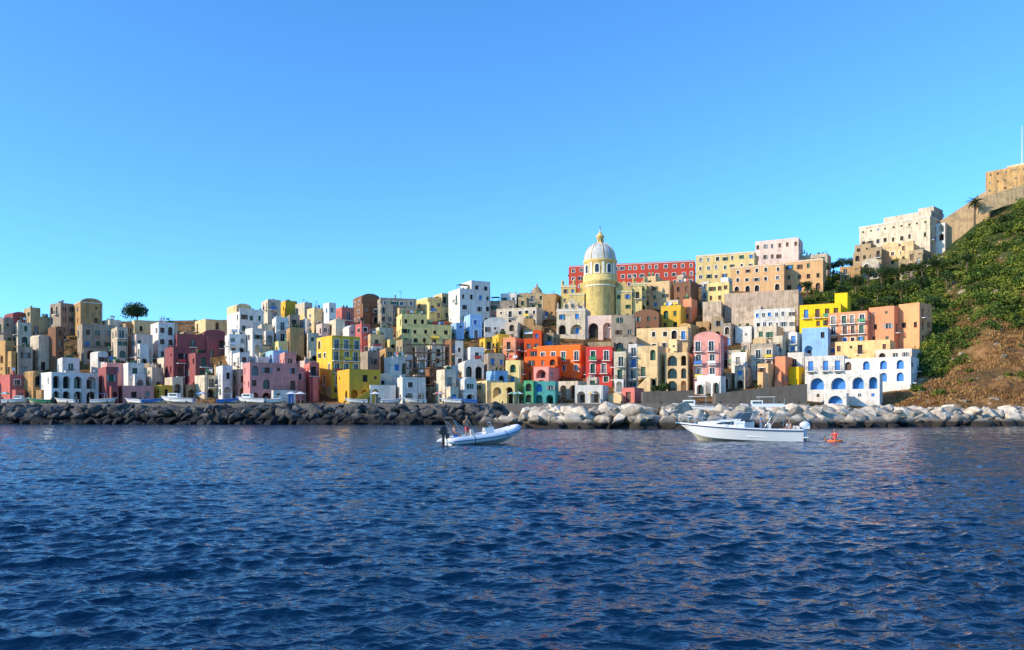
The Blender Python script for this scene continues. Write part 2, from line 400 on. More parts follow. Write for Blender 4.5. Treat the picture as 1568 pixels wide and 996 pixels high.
FOOT = []
def house(x0, x1, et, eb, c, opt='', delta=None, depth=None, D=None, name=None, kinds=None, shut=None, **kw):
    rng = random.Random(int(x0*31 + et*7 + eb))
    eb = min(eb, 619)
    bm = (x0+x1)/2
    if D is None: D = depth_for(bm, eb)
    if delta is None:
        delta = rng.uniform(8, 28) if bm < 770 else rng.uniform(-24, -3)
    beta = math.atan((CX - bm)/F)
    d = depth or rng.uniform(6.5, 9.5)
    W = (x1-x0)/F*D*math.cos(beta)
    dl = rad(delta)
    if d*abs(math.sin(dl)) > W*.42: d = max(4.0, W*.42/max(.05, abs(math.sin(dl))))
    w = max(2.2, (W - d*abs(math.sin(dl)))/math.cos(dl))
    sidepx = d*abs(math.sin(dl))/math.cos(beta)/D*F
    cb = ((x0+sidepx) + x1)/2 if dl > 0 else (x0 + (x1-sidepx))/2
    X = wx(cb, D); th = beta + dl
    zb = wz(eb, D); zt = wz(et, D)
    gmin = min(gz(X + s*w/2*math.cos(th), D + s*w/2*math.sin(th)) for s in (-1, 0, 1))
    FOOT.append((X, D + d/2, max(w, d)*.62))
    H = zt - zb; zf = min(-.5, gmin - zb - 2.5)
    mb = MB(); wm = wall(c); auto = 'n' not in opt
    if auto and 'v' not in opt and w < 7 and rng.random() < .15: opt += 'v'
    par = rng.choice([.35, .6, .9]) if auto else .3
    if 'v' in opt: par = 0
    H -= par
    trim = ('T' in opt) or (rng.random() < .2)
    if kinds is None:
        if 'A' in opt: kinds = ['A']
        elif 'a' in opt: kinds = ['A', 'r']
        elif 'W' in opt: kinds = ['w']
        elif 'N' in opt: kinds = ['n']
        elif 'b' in opt: kinds = ['w', 'd']
    if shut is None and rng.random() < .6: shut = rng.choice(SH[:2] + [GLASS, GLASS, GLASS, DARK])
    kw.update(shut=shut, trim=trim)
    sd = ['n'] if 'N' in opt else None
    if 'v' in opt: H -= min(w/2*.5, 1.6)
    step = auto and 'v' not in opt and H > 5.5 and w > 4.2 and rng.random() < .66
    if step:
        sh = rng.uniform(2.5, 3.1); fr = rng.uniform(.4, .68); right = rng.random() < .5
        HL = H - sh
        block(mb, -w/2, w/2, 0, d, 0, HL, zf, wm, rng, kinds, side=sd, par=0, railing=rng.random() < .35, **kw)
        ux0, ux1 = (w/2 - w*fr, w/2) if right else (-w/2, -w/2 + w*fr)
        yb = 0 if rng.random() < .5 else rng.uniform(1.2, 2.4)
        wm2 = wm if rng.random() < .72 else wall(rng.choice(['white','offw','cream','pink']))
        upv = rng.random() < .2
        block(mb, ux0+.02, ux1-.02, yb+.01, d-.01, HL+.005, H-(.9 if upv else 0), HL+.005, wm2, rng, None if not kinds or kinds[0] != 'w' else kinds, par=0 if upv else par, **kw)
        if upv: vault(mb, ux0+.02, ux1-.02, yb+.01, d-.01, H-.895, 1.0, wm2)
        lx0, lx1 = (-w/2, ux0) if right else (ux1, w/2)
        pt = .9
        mb.box(lx0+.01, lx1-.01, .01, .22, HL+.005, HL+pt, wm)
        if right: mb.box(lx0+.01, lx0+.22, .23, d-.02, HL+.005, HL+pt, wm)
        else: mb.box(lx1-.22, lx1-.01, .23, d-.02, HL+.005, HL+pt, wm)
        if yb > 0: mb.box(ux0+.03, ux1-.03, .01, .2, HL+.005, HL+pt, wm)
        roofstuff(mb, lx0+.2, lx1-.2, .3, d-.3, HL+.01, wm, rng, c)
        if not upv: roofstuff(mb, ux0+.2, ux1-.2, yb+.3, d-.3, H+.01, wm, rng, c)
        if rng.random() < .3:
            for px in (lx0+.35, lx1-.35):
                for py in (.5, 3): mb.box(px-.05, px+.05, py-.05, py+.05, HL, HL+2.2, WOOD)
            for i in range(7): mb.box(lx0+.2, lx1-.2, .5+i*.42, .56+i*.42, HL+2.21, HL+2.29, WOOD)
    else:
        block(mb, -w/2, w/2, 0, d, 0, H, zf, wm, rng, kinds, side=sd, par=par, cornice=('c' in opt), **kw)
        if auto and 'v' not in opt:
            roofstuff(mb, -w/2+.2, w/2-.2, .3, d-.3, H+.01, wm, rng, c)
            if rng.random() < .35 and w > 5 and d > 5:
                hw = rng.uniform(2.2, 3.6); hx = rng.uniform(-w/2+.4, w/2-hw-.4)
                block(mb, hx, hx+hw, 1.5, 4.4, H+.01, H+2.5, H+.01, wall(rng.choice([c, c, 'offw', 'white'])), rng, ['d'], par=.2, detail=0)
    if 'v' in opt: vault(mb, -w/2, w/2, 0, d, H+.003, min(w/2*.5, 1.6), wm)
    if 's' in opt: stairs(mb, -w*.4, w*.25, 1.2, 0, min(3.2, H*.5), wm)
    elif 'S' in opt: stairs(mb, w*.4, -w*.25, 1.2, 0, min(3.2, H*.5), wm)
    elif auto and w > 5 and eb > 530 and rng.random() < .25: stairs(mb, -w*.42, w*.2, 1.1, 0, min(3.1, H*.6), wm)
    elif 't' in opt or (auto and eb > 530 and rng.random() < .55 and H > 5.5):
        tw = w*rng.uniform(.45, .75); tx = rng.uniform(-w/2+.1, w/2-tw-.1); hh = rng.choice([3.0, 3.0, 5.4])
        if hh > H-2: hh = 3.0
        block(mb, tx, tx+tw, -rng.uniform(1.6,2.8), -.004, 0, hh, zf, wall(c if rng.random() < .6 else 'white'), rng, ['A'] if rng.random() < .6 else None, back=False, par=.8, railing=rng.random() < .5, bayw=2.6)
    elif auto and w > 6 and H > 6 and rng.random() < .5:
        bw = w*rng.uniform(.28,.42); bx = -w/2 + rng.choice([.02, w-bw-.02]); bh = H*rng.uniform(.55,.9)
        block(mb, bx, bx+bw, -rng.uniform(.7,1.6), -.004, 0, bh, zf, wm, rng, None, back=False, par=.5, bayw=2.4, shut=shut)
    if auto:
        if rng.random() < .7: mb.tube([(w/2-.3, -.07, 0), (w/2-.3, -.07, H*.9)], .05, rng.choice([TRIM, IRON, SH[2]]), 5)
        if rng.random() < .35 and w > 5:
            ax = rng.uniform(-w/2+.3, w/2-2.8); m = rng.choice(CLOTH); z = min(2.9, H*.4)
            mb.face([(ax,-1.3,z-.6),(ax+2.5,-1.3,z-.6),(ax+2.5,-.02,z),(ax,-.02,z)], m); mb.face([(ax,-1.3,z-.8),(ax+2.5,-1.3,z-.8),(ax+2.5,-1.3,z-.6),(ax,-1.3,z-.6)], m)
    return mb.obj(name or COL[c][0], (X, D, zb), th)

T = [
(-160,-100,560,618,'white',''),(-102,-50,565,618,'pink','a'),(-52,0,572,618,'offw','a'),
(0,36,574,618,'rose','a'),(36,66,568,618,'tan','a'),(60,152,571,619,'white','An'),(150,180,562,618,'mauve',''),
(176,236,591,616,'pink','n'),(184,250,556,598,'white',''),(234,264,590,614,'yellow','n'),(252,298,578,612,'offw','a'),
(252,322,532,598,'mauve','b'),(298,334,575,610,'offw','a'),(330,376,560,614,'white','a'),
(372,456,556,619,'pink','atn'),(404,441,537,572,'ltblue',''),(440,488,554,614,'rose',''),
(484,552,515,608,'yellow','bn'),(515,583,566,619,'yellow','asn'),(556,606,590,619,'white','an'),(603,652,578,619,'white','an'),
(650,692,592,616,'stone','a'),(668,730,566,619,'offw','a'),(728,770,583,618,'cream','n'),(752,806,586,619,'pale','asn'),
(805,820,583,619,'green','n'),(818,856,584,619,'teal','an'),(817,857,562,596,'pink','ATn'),(855,902,584,612,'offw','an'),
(822,902,529,576,'orange','bn'),(803,864,546,584,'orange','tn'),(897,943,531,592,'coral','bTn'),(880,966,590,618,'white','a'),
(940,986,527,598,'white','b'),(952,986,594,617,'rose','n'),
(974,1062,502,540,'cream','n'),(974,1020,530,600,'cream','asn'),(1018,1062,540,600,'cream','An'),(1062,1109,508,600,'pink','bT'),(1064,1110,576,608,'white','a'),
(1104,1152,562,596,'offw','a'),(1088,1152,513,566,'rose','b'),(1150,1190,510,584,'offw','b'),(1160,1214,546,592,'peach','s'),
(1184,1230,508,560,'white','b'),(1206,1242,540,584,'white','b'),(1208,1234,562,590,'byel','n'),
(-100,-50,505,560,'tan',''),(-50,0,512,570,'offw',''),
(0,50,522,575,'tan',''),(46,96,500,568,'brown',''),(88,122,548,592,'white','a'),(-6,48,486,530,'grey',''),
(118,176,497,552,'grey','W'),(170,234,501,566,'offw','a'),(138,166,538,578,'white',''),(156,190,556,594,'pink',''),
(230,267,494,552,'white',''),(264,348,499,548,'mauve','c'),(298,352,547,584,'white','a'),(222,266,548,588,'offw',''),
(344,402,503,560,'white','a'),(392,442,486,542,'white','b'),(356,412,540,578,'white',''),(378,442,514,558,'cream',''),
(438,488,502,560,'tan','a'),(438,484,482,518,'grey',''),(424,486,540,582,'pink',''),
(484,528,489,530,'offw',''),(518,562,497,534,'white','v'),(544,602,496,542,'rose',''),(560,608,512,548,'cream','a'),
(550,604,532,584,'tan',''),(588,626,546,600,'white',''),(566,600,572,612,'offw','a'),
(606,692,482,530,'pale','W'),(606,655,520,566,'stone',''),(650,704,520,562,'brown','b'),(690,738,482,518,'ltblue',''),
(734,780,512,548,'yellow','b'),(700,772,541,582,'grey','a'),(688,742,522,562,'white',''),(770,833,506,552,'orange','b'),
(774,834,487,520,'tan',''),(734,778,486,516,'white','v'),(774,808,552,590,'pale',''),(744,778,568,596,'ltblue',''),
(626,680,562,604,'brown','b'),(680,700,560,594,'white',''),
(832,858,510,546,'stone',''),(860,905,526,550,'brown','n'),(900,945,524,548,'stone','n'),(940,980,516,545,'grey','a'),
(1000,1045,520,560,'cream','a'),(1040,1070,495,530,'tan',''),(1066,1110,484,522,'stone','a'),(1108,1155,495,530,'grey',''),
(1120,1160,540,575,'white','b'),
(-90,-20,468,512,'tan',''),(-20,42,478,512,'mauve',''),(36,78,472,512,'stone',''),(76,116,465,514,'grey','W'),(112,157,457,518,'tan','c'),
(155,204,490,516,'offw',''),(200,240,491,515,'cream','n'),(238,300,494,520,'offw',''),(298,350,490,522,'cream','n'),
(347,404,462,532,'white','cW'),(400,430,459,504,'offw',''),(426,455,461,496,'yellow',''),(452,486,464,502,'pale',''),
(470,514,464,520,'white',''),(510,542,471,508,'rose','b'),(540,582,450,496,'brown',''),(577,638,457,498,'grey','W'),
(600,645,472,502,'cream',''),(636,690,457,492,'pale','W'),(656,687,449,482,'cream',''),
(686,751,430,498,'white','cW'),(750,797,448,492,'grey','W'),(794,836,449,488,'stone',''),(832,862,450,490,'tan',''),(760,836,472,500,'offw','n'),
(936,974,482,534,'grey','n'),(970,1016,474,512,'brown','v'),(1012,1052,468,506,'yellow',''),
(1046,1068,458,494,'peach',''),(984,1040,421,474,'cream','W'),(1032,1070,419,482,'brown','W'),(940,988,440,486,'pale','a'),
(1110,1156,498,520,'pink','n'),(1074,1122,424,474,'white','A'),
]
rs_ = random.Random(21)
ALT = {'white':['offw','white','cream'],'offw':['white','stone','pinkw'],'grey':['offw','stone','white'],'tan':['offw','stone','grey'],'brown':['tan','stone','offw'],
       'yellow':['pale','cream','yellow'],'pale':['cream','offw','yellow'],'pink':['pinkw','rose','white'],'rose':['pink','offw','rose'],'mauve':['mauve','rose','pinkw'],
       'orange':['peach','orange','tan'],'cream':['pale','offw','peachc'],'stone':['grey','offw','tan'],'ltblue':['ltblue','white','ltblue'],'peach':['peachc','peach','pinkw']}
for t in T:
    x0, x1, et, eb, c, o = t
    if x1-x0 >= 44 and not any(q in o for q in 'nWvcT') and c in ALT:
        f = rs_.uniform(.38,.62); xm = x0+(x1-x0)*f
        lo = rs_.uniform(5, 13); c2 = rs_.choice(ALT[c]); de = rs_.choice([0, 0, 3, -3])
        o2 = ''.join(q for q in o if q in 'ab')
        if rs_.random() < .5: house(x0, xm, et, eb, c, o); house(xm-1, x1, et+lo, min(619, eb+de), c2, o2)
        else: house(x0, xm, et+lo, min(619, eb+de), c2, o2); house(xm-1, x1, et, eb, c, o)
    else: house(*t)

house(869, 1066, 404, 442, 'red', 'WTcn', delta=-6, depth=10, name='red_palazzo', sth=3.0)
house(1065, 1162, 389, 442, 'pale', 'WTcn', delta=-8, depth=12, name='pale_yellow_palazzo')
house(1156, 1230, 367, 418, 'pinkw', 'Wn', delta=-10, depth=10, D=292, name='pink_white_palazzo', sth=3.6)
house(1226, 1273, 390, 418, 'offw', 'W', delta=-10, D=290)
house(1200, 1266, 399, 448, 'peachc', 'cn', delta=-8, depth=9, kinds=['B','w','w'], bayw=3.4)
house(1118, 1206, 407, 448, 'peachc', 'cn', delta=-8, depth=9, name='arcaded_palazzo', kinds=['B','w','w'], bayw=3.4)
house(1082, 1122, 433, 480, 'pale', 'Wn', delta=-8)
STW = wallmat('fortress_stone', (.64, .47, .33, 1), .7, .8)
WM['fort'] = STW; COL['fort'] = ('retaining_wall', '#b79f80', .5, .5)
house(1108, 1234, 447, 500, 'fort', 'Nn', delta=-6, depth=22, name='retaining_wall')
house(1120, 1170, 470, 505, 'fort', 'Nn', delta=-9, depth=6, name='retaining_wall', D=228)
house(1076, 1112, 462, 505, 'fort', 'Nn', delta=-6, depth=14, name='retaining_wall')
house(1154, 1220, 473, 505, 'white', 'Wn', delta=-4, depth=7, D=224, shut=GLASS, bayw=2.0)
house(1158, 1200, 500, 545, 'offw', '')
house(1224, 1292, 466, 506, 'byel', 'nb', delta=-6, D=215)
house(1278, 1303, 449, 500, 'byel', 'Nn', delta=-6, D=219)
house(1228, 1274, 502, 548, 'ltblue', 'n', delta=-8, D=207, kinds=['A','w'])
house(1268, 1342, 478, 545, 'peach', 'n', delta=-14, D=208, kinds=['w','w','d'])
house(1330, 1388, 470, 550, 'peach', 'n', delta=-20, D=205, kinds=['d','w','w','q'])
house(1376, 1427, 465, 550, 'peach', 'n', delta=-24, D=203, dens=.6, kinds=['w','n','w','n'])
house(1278, 1372, 522, 562, 'peachc', 'ns', delta=-10, D=199)
house(1340, 1412, 535, 575, 'pinkw', 'n', delta=-14, D=192)
house(1232, 1300, 545, 590, 'white', 'n', delta=-8, D=190, kinds=['A','d'], shut=SH[3])
house(1286, 1408, 548, 606, 'white', 'n', delta=-12, D=184, kinds=['n','B'], shut=SH[3], bayw=4.2)
house(1234, 1352, 573, 619, 'white', 'n', delta=-8, D=174, depth=6, kinds=['q','A'], shut=SH[3], bayw=3.6, sth=3.2)
house(1262, 1300, 602, 619, 'white', 'n', delta=-8, D=170, depth=3.8, kinds=['A'], shut=SH[3], bayw=3.0)
house(1314, 1442, 340, 392, 'offw', 'nc', delta=-20, depth=12, D=288, name='hilltop_palace', kinds=['n','w','q'], sth=4)
house(1352, 1444, 328, 362, 'offw', 'n', delta=-20, depth=12, D=296, name='hilltop_palace', kinds=['n','n'])
house(1406, 1444, 318, 352, 'offw', 'n', delta=-20, depth=9, D=298, name='hilltop_palace', kinds=['n','n'])
house(1306, 1362, 372, 412, 'stone', '', delta=-18, D=280)
house(1350, 1412, 366, 408, 'cream', 'W', delta=-18, D=283)
house(1376, 1426, 384, 420, 'stone', 'a', delta=-18, D=274)
house(1404, 1457, 344, 384, 'white', 'n', delta=-14, D=284, kinds=['n','A'], bayw=2.4)
house(1286, 1322, 408, 432, 'tan', 'n', D=272)
house(1320, 1350, 396, 428, 'offw', '', D=272)
house(1508, 1610, 256, 306, 'tan', 'n', delta=-14, depth=14, D=284, name='hilltop_fortress', kinds=['n','q'])
house(1540, 1660, 245, 300, 'cream', 'Wn', delta=-14, depth=14, D=290, name='hilltop_fortress')

# ------------------------------------------------------------------ walls along the ground
def wall_line(name, pts, th, mat):
    mb = MB(); P = [(Vector((wx(b,D), D, 0)), wz(t,D), wz(q,D)) for b,t,q,D in pts]
    for (a,at,ab),(c,ct,cb) in zip(P, P[1:]):
        v = [(a.x,a.y,ab),(c.x,c.y,cb),(c.x,c.y+th,cb),(a.x,a.y+th,ab),(a.x,a.y,at),(c.x,c.y,ct),(c.x,c.y+th,ct),(a.x,a.y+th,at)]
        mb.faces(v, [(0,3,2,1),(4,5,6,7),(0,1,5,4),(1,2,6,5),(2,3,7,6),(3,0,4,7)], mat)
    return mb.obj(name)
DST = wallmat('dark_stone', (.16, .135, .11, 1), .6, .7)
OST = wallmat('ochre_stone', (.60,.42,.22,1), .6, .7)
wall_line('hilltop_wall', [(1438,340,400,284),(1462,325,385,282),(1488,308,365,279),(1514,290,350,276)], 1.2, OST)
wall_line('hilltop_wall', [(1380,418,440,262),(1420,404,430,260),(1444,392,420,257)], 1.0, wallmat('pale_stone', (.55,.46,.34,1), .6, .6))
wall_line('hilltop_wall', [(1500,303,330,272),(1540,291,315,270),(1600,275,300,268)], 1.0, OST)
wall_line('stone_ramp_wall', [(1096,603,640,170),(1140,598,640,170),(1190,592,640,170),(1236,588,640,170)], 3.0, DST)
wall_line('harbour_wall', [(984,600,640,171.5),(1062,598,640,171.5)], 2.0, DST)
mb = MB(); QM = wallmat('quay_concrete', (.26,.22,.18,1), .6, .6)
mb.box(-250, wx(1236,170), 168.5, 177, -2, 4.12, QM)
for i in range(60):
    x = -170 + i*4.2
    if x < wx(1230,169): mb.lathe([(0,0),(.16,0),(.13,.35),(.2,.5),(0,.55)], (x,169.1,4.12), IRON, 8)
mb.obj('stone_quay')

# ------------------------------------------------------------------ church
def church():
    root = bpy.data.objects.new('domed_church', None); scene.collection.objects.link(root)
    D0 = 246.0; X0 = wx(919, D0); root.location = (X0, D0, 0); root.rotation_euler = (0,0,rad(-6.3))
    Y = wallmat('church_yellow', lin('#fada88', .9, .04), .5, .5); G = wallmat('dome_grey', (.68,.67,.62,1), .6, .5)
    z = lambda e: wz(e, D0); z2 = lambda e: wz(e, D0+10.2)
    rng = random.Random(3)
    m = MB(); zb = z(540)
    m.lathe([(4.7,zb),(4.7,z(431)),(5.0,z(430)),(5.0,z(427)),(4.2,z(424.5)),(0,z(421))], (0,4.8,0), Y, 40)
    m.lathe([(4.7,z(437)),(4.84,z(437)),(4.84,z(437)+.3),(4.7,z(437)+.3)], (0,4.8,0), TRIM, 40)
    m.obj('apse', parent=root)
    m = MB(); 
    block(m, -9.5, -4.9, 3.0, 16, z(492), z(449), z(545), Y, rng, ['n','w','n'], par=.5, roof=ROOF, cornice=True)
    block(m, -12.4, -7.6, 5.0, 18, z(492), z(435), z(545), Y, rng, ['n','B','w'], par=.4, roof=ROOF, cornice=True)
    block(m, 4.9, 9.8, 3.0, 16, z(492), z(446), z(545), Y, rng, ['B','w','w'], par=.5, roof=ROOF, cornice=True)
    block(m, 9.81, 14.4, 5.0, 18, z(492), z(433), z(545), wall('pale'), rng, ['n','A','w'], par=.4, roof=ROOF, cornice=True)
    m.box(-6.5, 6.5, 6, 19, z(530), z(428), Y)
    m.obj('nave', parent=root)
    m = MB(); cx = 7.3
    pts = [(-2.6,0),(2.6,0),(2.2,.8),(1.2,1.2),(.7,2.2),(0,2.9),(-.7,2.2),(-1.2,1.2),(-2.2,.8)]
    zt = z(446)+.69
    m.face([(cx+p[0],3.05,zt+p[1]) for p in pts], Y); m.face([(cx+p[0],3.5,zt+p[1]) for p in reversed(pts)], Y)
    for i in range(len(pts)):
        a, b = pts[i], pts[(i+1) % len(pts)]
        m.face([(cx+a[0],3.05,zt+a[1]),(cx+a[0],3.5,zt+a[1]),(cx+b[0],3.5,zt+b[1]),(cx+b[0],3.05,zt+b[1])], Y)
    m.obj('gable', parent=root)
    m = MB(); c = (0, 10.2, 0); r = 4.95
    m.lathe([(5.5,z2(434)),(5.5,z2(424)),(r+.1,z2(423.5)),(r,z2(423)),(r,z2(405)),(r+.35,z2(404)),(r+.5,z2(402)),(r+.5,z2(400.5)),(r,z2(400)),(r,z2(396))], c, Y, 48)
    for k in range(16):
        a = rad(11.25 + 22.5*k); ca, sa = math.cos(a), math.sin(a)
        U = Vector((-sa, ca, 0)); Nn = Vector((ca, sa, 0))
        def P(u, zz, d=0.0, U=U, Nn=Nn): q = Vector(c) + U*u + Nn*(r*math.cos(rad(3)) + d); return (q.x, q.y, zz)
        if k % 2 == 0:
            m.obox(P, -.3, .3, -.1, .28, z2(423), z2(405), TRIM)
        else:
            w = .66; z0 = z2(421); z1 = z2(411.5)
            n = 8; arc = [(w*math.cos(math.pi*i/n), z1 + w*math.sin(math.pi*i/n)) for i in range(n+1)]
            m.face([P(-w,z0,.06),P(w,z0,.06)] + [P(u,q,.06) for u,q in arc], GLASS)
            m.obox(P, -w-.22, -w, -.1, .22, z0, z1, TRIM); m.obox(P, w, w+.22, -.1, .22, z0, z1, TRIM); m.obox(P, -w-.3, w+.3, -.1, .3, z0-.25, z0-.01, TRIM)
            for i in range(n):
                k2 = (w+.24)/w; (ua,za),(ub,zb2) = arc[i],arc[i+1]
                A = (ua*k2, z1+(za-z1)*k2); B = (ub*k2, z1+(zb2-z1)*k2)
                m.face([P(ua,za,.22),P(A[0],A[1],.22),P(B[0],B[1],.22),P(ub,zb2,.22)], TRIM)
                m.face([P(A[0],A[1],.22),P(A[0],A[1],-.1),P(B[0],B[1],-.1),P(B[0],B[1],.22)], TRIM)
    m.obj('drum', parent=root)
    m = MB(); H = z2(373)-z2(400); rr = 5.1
    prof = [(rr*math.cos(rad(t))**.86, H*math.sin(rad(t))) for t in range(0, 88, 6)]
    m.lathe([(p[0], z2(400)+p[1]) for p in prof], c, G, 64)
    for k in range(8):
        a = rad(11.25+45*k)
        pts = [(c[0]+(p[0]+.03)*math.cos(a), c[1]+(p[0]+.03)*math.sin(a), z2(400)+p[1]+.02) for p in prof]
        m.tube(pts, .13, Y, 6)
    m.obj('dome', parent=root)
    m = MB()
    m.lathe([(1.7,z2(376)),(1.7,z2(374)),(1.25,z2(373.5)),(1.1,z2(373)),(1.1,z2(364)),(1.4,z2(363.5)),(1.4,z2(362)),(1.0,z2(361)),(.75,z2(358.5)),(.3,z2(356)),(.1,z2(354.5)),(.1,z2(353.5)),(.28,z2(353)),(.28,z2(352)),(0,z2(351.4))], c, Y, 24)
    for k in range(8):
        a = rad(22.5+45*k); U = Vector((-math.sin(a), math.cos(a), 0)); Nn = Vector((math.cos(a), math.sin(a), 0))
        def P(u, zz, d=0.0, U=U, Nn=Nn): q = Vector(c) + U*u + Nn*(1.1+d); return (q.x, q.y, zz)
        m.obox(P, -.17, .17, -.2, .01, z2(372), z2(366), DARK)
    m.box(-.05,.05,10.15,10.25,z2(352),z2(346.5),IRON); m.box(-.35,.35,10.14,10.26,z2(349),z2(348.3),IRON)
    m.obj('lantern', parent=root)
    m = MB()
    for (xx, yy, e) in ((-11.8,5.6,433),(-8.2,5.6,433),(10.5,5.5,431),(13.8,5.5,431)):
        m.lathe([(.4,z(e)),(.4,z(e)+1.0),(.55,z(e)+1.05),(.15,z(e)+1.9),(.2,z(e)+2.1),(0,z(e)+2.3)], (xx,yy,0), Y, 12)
    m.obj('pinnacles', parent=root)
    FOOT.append((X0, D0+9, 12))
church()
def loggia():
    m = MB(); D = 234.0; z = lambda e: wz(e, D); X = wx(896, D); rng = random.Random(8); wm = wall('offw')
    block(m, -8.6, 0, 0, 9, z(530), z(476), z(560), wm, rng, ['n','A','w'], par=.6, bayw=4.2, cornice=True)
    block(m, .02, 8.2, .6, 8, z(530), z(488), z(560), wall('pinkw'), rng, ['A'], par=.8, bayw=3.8, sth=7.5, shut=DARK)
    for xx in (-8.2,-6.2,-4.3,-2.2,-.4): m.lathe([(.32,0),(.28,1.0),(.42,1.05),(.1,1.9),(0,2.0)], (xx,.35,z(476)+.78), wm, 10)
    pts = [(-7,0),(-1.5,0),(-1.9,1.1),(-3,1.6),(-3.6,2.6),(-4.25,3.0),(-4.9,2.6),(-5.5,1.6),(-6.6,1.1)]
    zt = z(476)+.78
    m.face([(p[0],.8,zt+p[1]) for p in pts], wm); m.face([(p[0],1.3,zt+p[1]) for p in reversed(pts)], wm)
    for i in range(len(pts)):
        a, b = pts[i], pts[(i+1) % len(pts)]
        m.face([(a[0],.8,zt+a[1]),(a[0],1.3,zt+a[1]),(b[0],1.3,zt+b[1]),(b[0],.8,zt+b[1])], wm)
    m.obj('arched_chapel', (X, D, 0), rad(-16))
loggia()
m = MB(); Dd = 262
m.lathe([(1.9,-4),(1.9,0),(2.1,.1),(2.1,.4),(1.8,.5),(1.6,1.5),(1.0,2.3),(.35,2.7),(.3,3.3),(.1,3.8),(0,4.2)], (0,0,0), wall('stone'), 20)
m.obj('small_dome_chapel', (wx(822,Dd), Dd, wz(452,Dd)))

m = MB()
for i in range(8):
    for j in range(2): m.box(i*1.45-.07, i*1.45+.07, j*1.3-.07, j*1.3+.07, 0, 13.5 - (i % 3)*.6, WOOD)
for k in range(7):
    zz = 1.6 + k*1.9
    for j in range(2): m.box(-.2, 10.4, j*1.3-.15, j*1.3-.075, zz, zz+.12, WOOD)
    m.box(-.1, 10.3, .1, 1.1, zz+.125, zz+.19, WOOD)
    for i in range(0, 7, 2):
        m.tube([(i*1.45, -.2, zz), (i*1.45+1.45, -.2, zz+1.9)], .05, WOOD, 5)
Ds = 189; m.obj('timber_scaffolding', (wx(622,Ds), Ds, wz(612,Ds)), rad(10))

# ------------------------------------------------------------------ rock breakwaters
import bmesh
PROT = []
for k in range(16):
    bm = bmesh.new()
    for i in range(17):
        v = Vector((R.gauss(0,1), R.gauss(0,1), R.gauss(0,1))).normalized()*R.uniform(.8, 1.08)
        v.x *= R.uniform(.95, 1.4); v.z *= .85
        bm.verts.new(v)
    res = bmesh.ops.convex_hull(bm, input=bm.verts)
    bmesh.ops.delete(bm, geom=[g for g in res['geom_interior'] if isinstance(g, bmesh.types.BMVert)], context='VERTS')
    bmesh.ops.dissolve_limit(bm, angle_limit=rad(16), verts=bm.verts, edges=bm.edges)
    bmesh.ops.bevel(bm, geom=bm.edges[:], offset=.06, segments=1, affect='EDGES')
    bmesh.ops.triangulate(bm, faces=bm.faces)
    bm.verts.index_update()
    PROT.append((np.array([v.co[:] for v in bm.verts]), [tuple(v.index for v in f.verts) for f in bm.faces])); bm.free()

def rockmat(name, dark, mid, light, wetz=.55, lo=.45, hi=1.25):
    m, nt, N, L, b = newmat(name)
    b.inputs['Roughness'].default_value = .85
    geo = N.new('ShaderNodeNewGeometry'); n1 = N.new('ShaderNodeTexNoise'); n1.inputs['Scale'].default_value = .9; n1.inputs['Detail'].default_value = 9; n1.inputs['Roughness'].default_value = .7
    L.new(geo.outputs['Position'], n1.inputs['Vector'])
    r = N.new('ShaderNodeValToRGB'); r.color_ramp.elements[0].position = .35; r.color_ramp.elements[0].color = mid; r.color_ramp.elements[1].position = .62; r.color_ramp.elements[1].color = light
    L.new(n1.outputs['Fac'], r.inputs[0])
    hs = N.new('ShaderNodeHueSaturation'); mr = N.new('ShaderNodeMapRange'); mr.inputs[3].default_value = lo; mr.inputs[4].default_value = hi
    L.new(geo.outputs['Random Per Island'], mr.inputs[0]); L.new(mr.outputs[0], hs.inputs['Value']); L.new(r.outputs[0], hs.inputs['Color'])
    sx = N.new('ShaderNodeSeparateXYZ'); L.new(geo.outputs['Position'], sx.inputs[0])
    ad = N.new('ShaderNodeMath'); ad.operation = 'MULTIPLY_ADD'; ad.inputs[1].default_value = -.9; L.new(n1.outputs['Fac'], ad.inputs[0]); L.new(sx.outputs['Z'], ad.inputs[2])
    mr2 = N.new('ShaderNodeMapRange'); mr2.inputs[1].default_value = wetz-.5; mr2.inputs[2].default_value = wetz+.25; L.new(ad.outputs[0], mr2.inputs[0])
    mx = N.new('ShaderNodeMix'); mx.data_type = 'RGBA'; L.new(mr2.outputs[0], mx.inputs[0]); mx.inputs[6].default_value = dark; L.new(hs.outputs[0], mx.inputs[7])
    L.new(mx.outputs[2], b.inputs['Base Color'])
    bp = N.new('ShaderNodeBump'); bp.inputs['Strength'].default_value = .8; bp.inputs['Distance'].default_value = .12
    n2 = N.new('ShaderNodeTexNoise'); n2.inputs['Scale'].default_value = 4; n2.inputs['Detail'].default_value = 8; L.new(geo.outputs['Position'], n2.inputs['Vector'])
    L.new(n2.outputs['Fac'], bp.inputs['Height']); L.new(bp.outputs[0], b.inputs['Normal'])
    return m

def put_rock(mb, rng, r, pos, mat):
    pv, pf = PROT[rng.randrange(16)]
    M = np.array(Matrix.Rotation(rng.uniform(0,6.28),3,'Z') @ Matrix.Rotation(rng.uniform(-.7,.7),3,'X') @ Matrix.Rotation(rng.uniform(-.6,.6),3,'Y'))
    v = (pv*r*np.array([rng.uniform(.8,1.3), rng.uniform(.8,1.2), rng.uniform(.65,1.05)])) @ M.T + np.array(pos)
    mb.faces(v.tolist(), pf, mat)

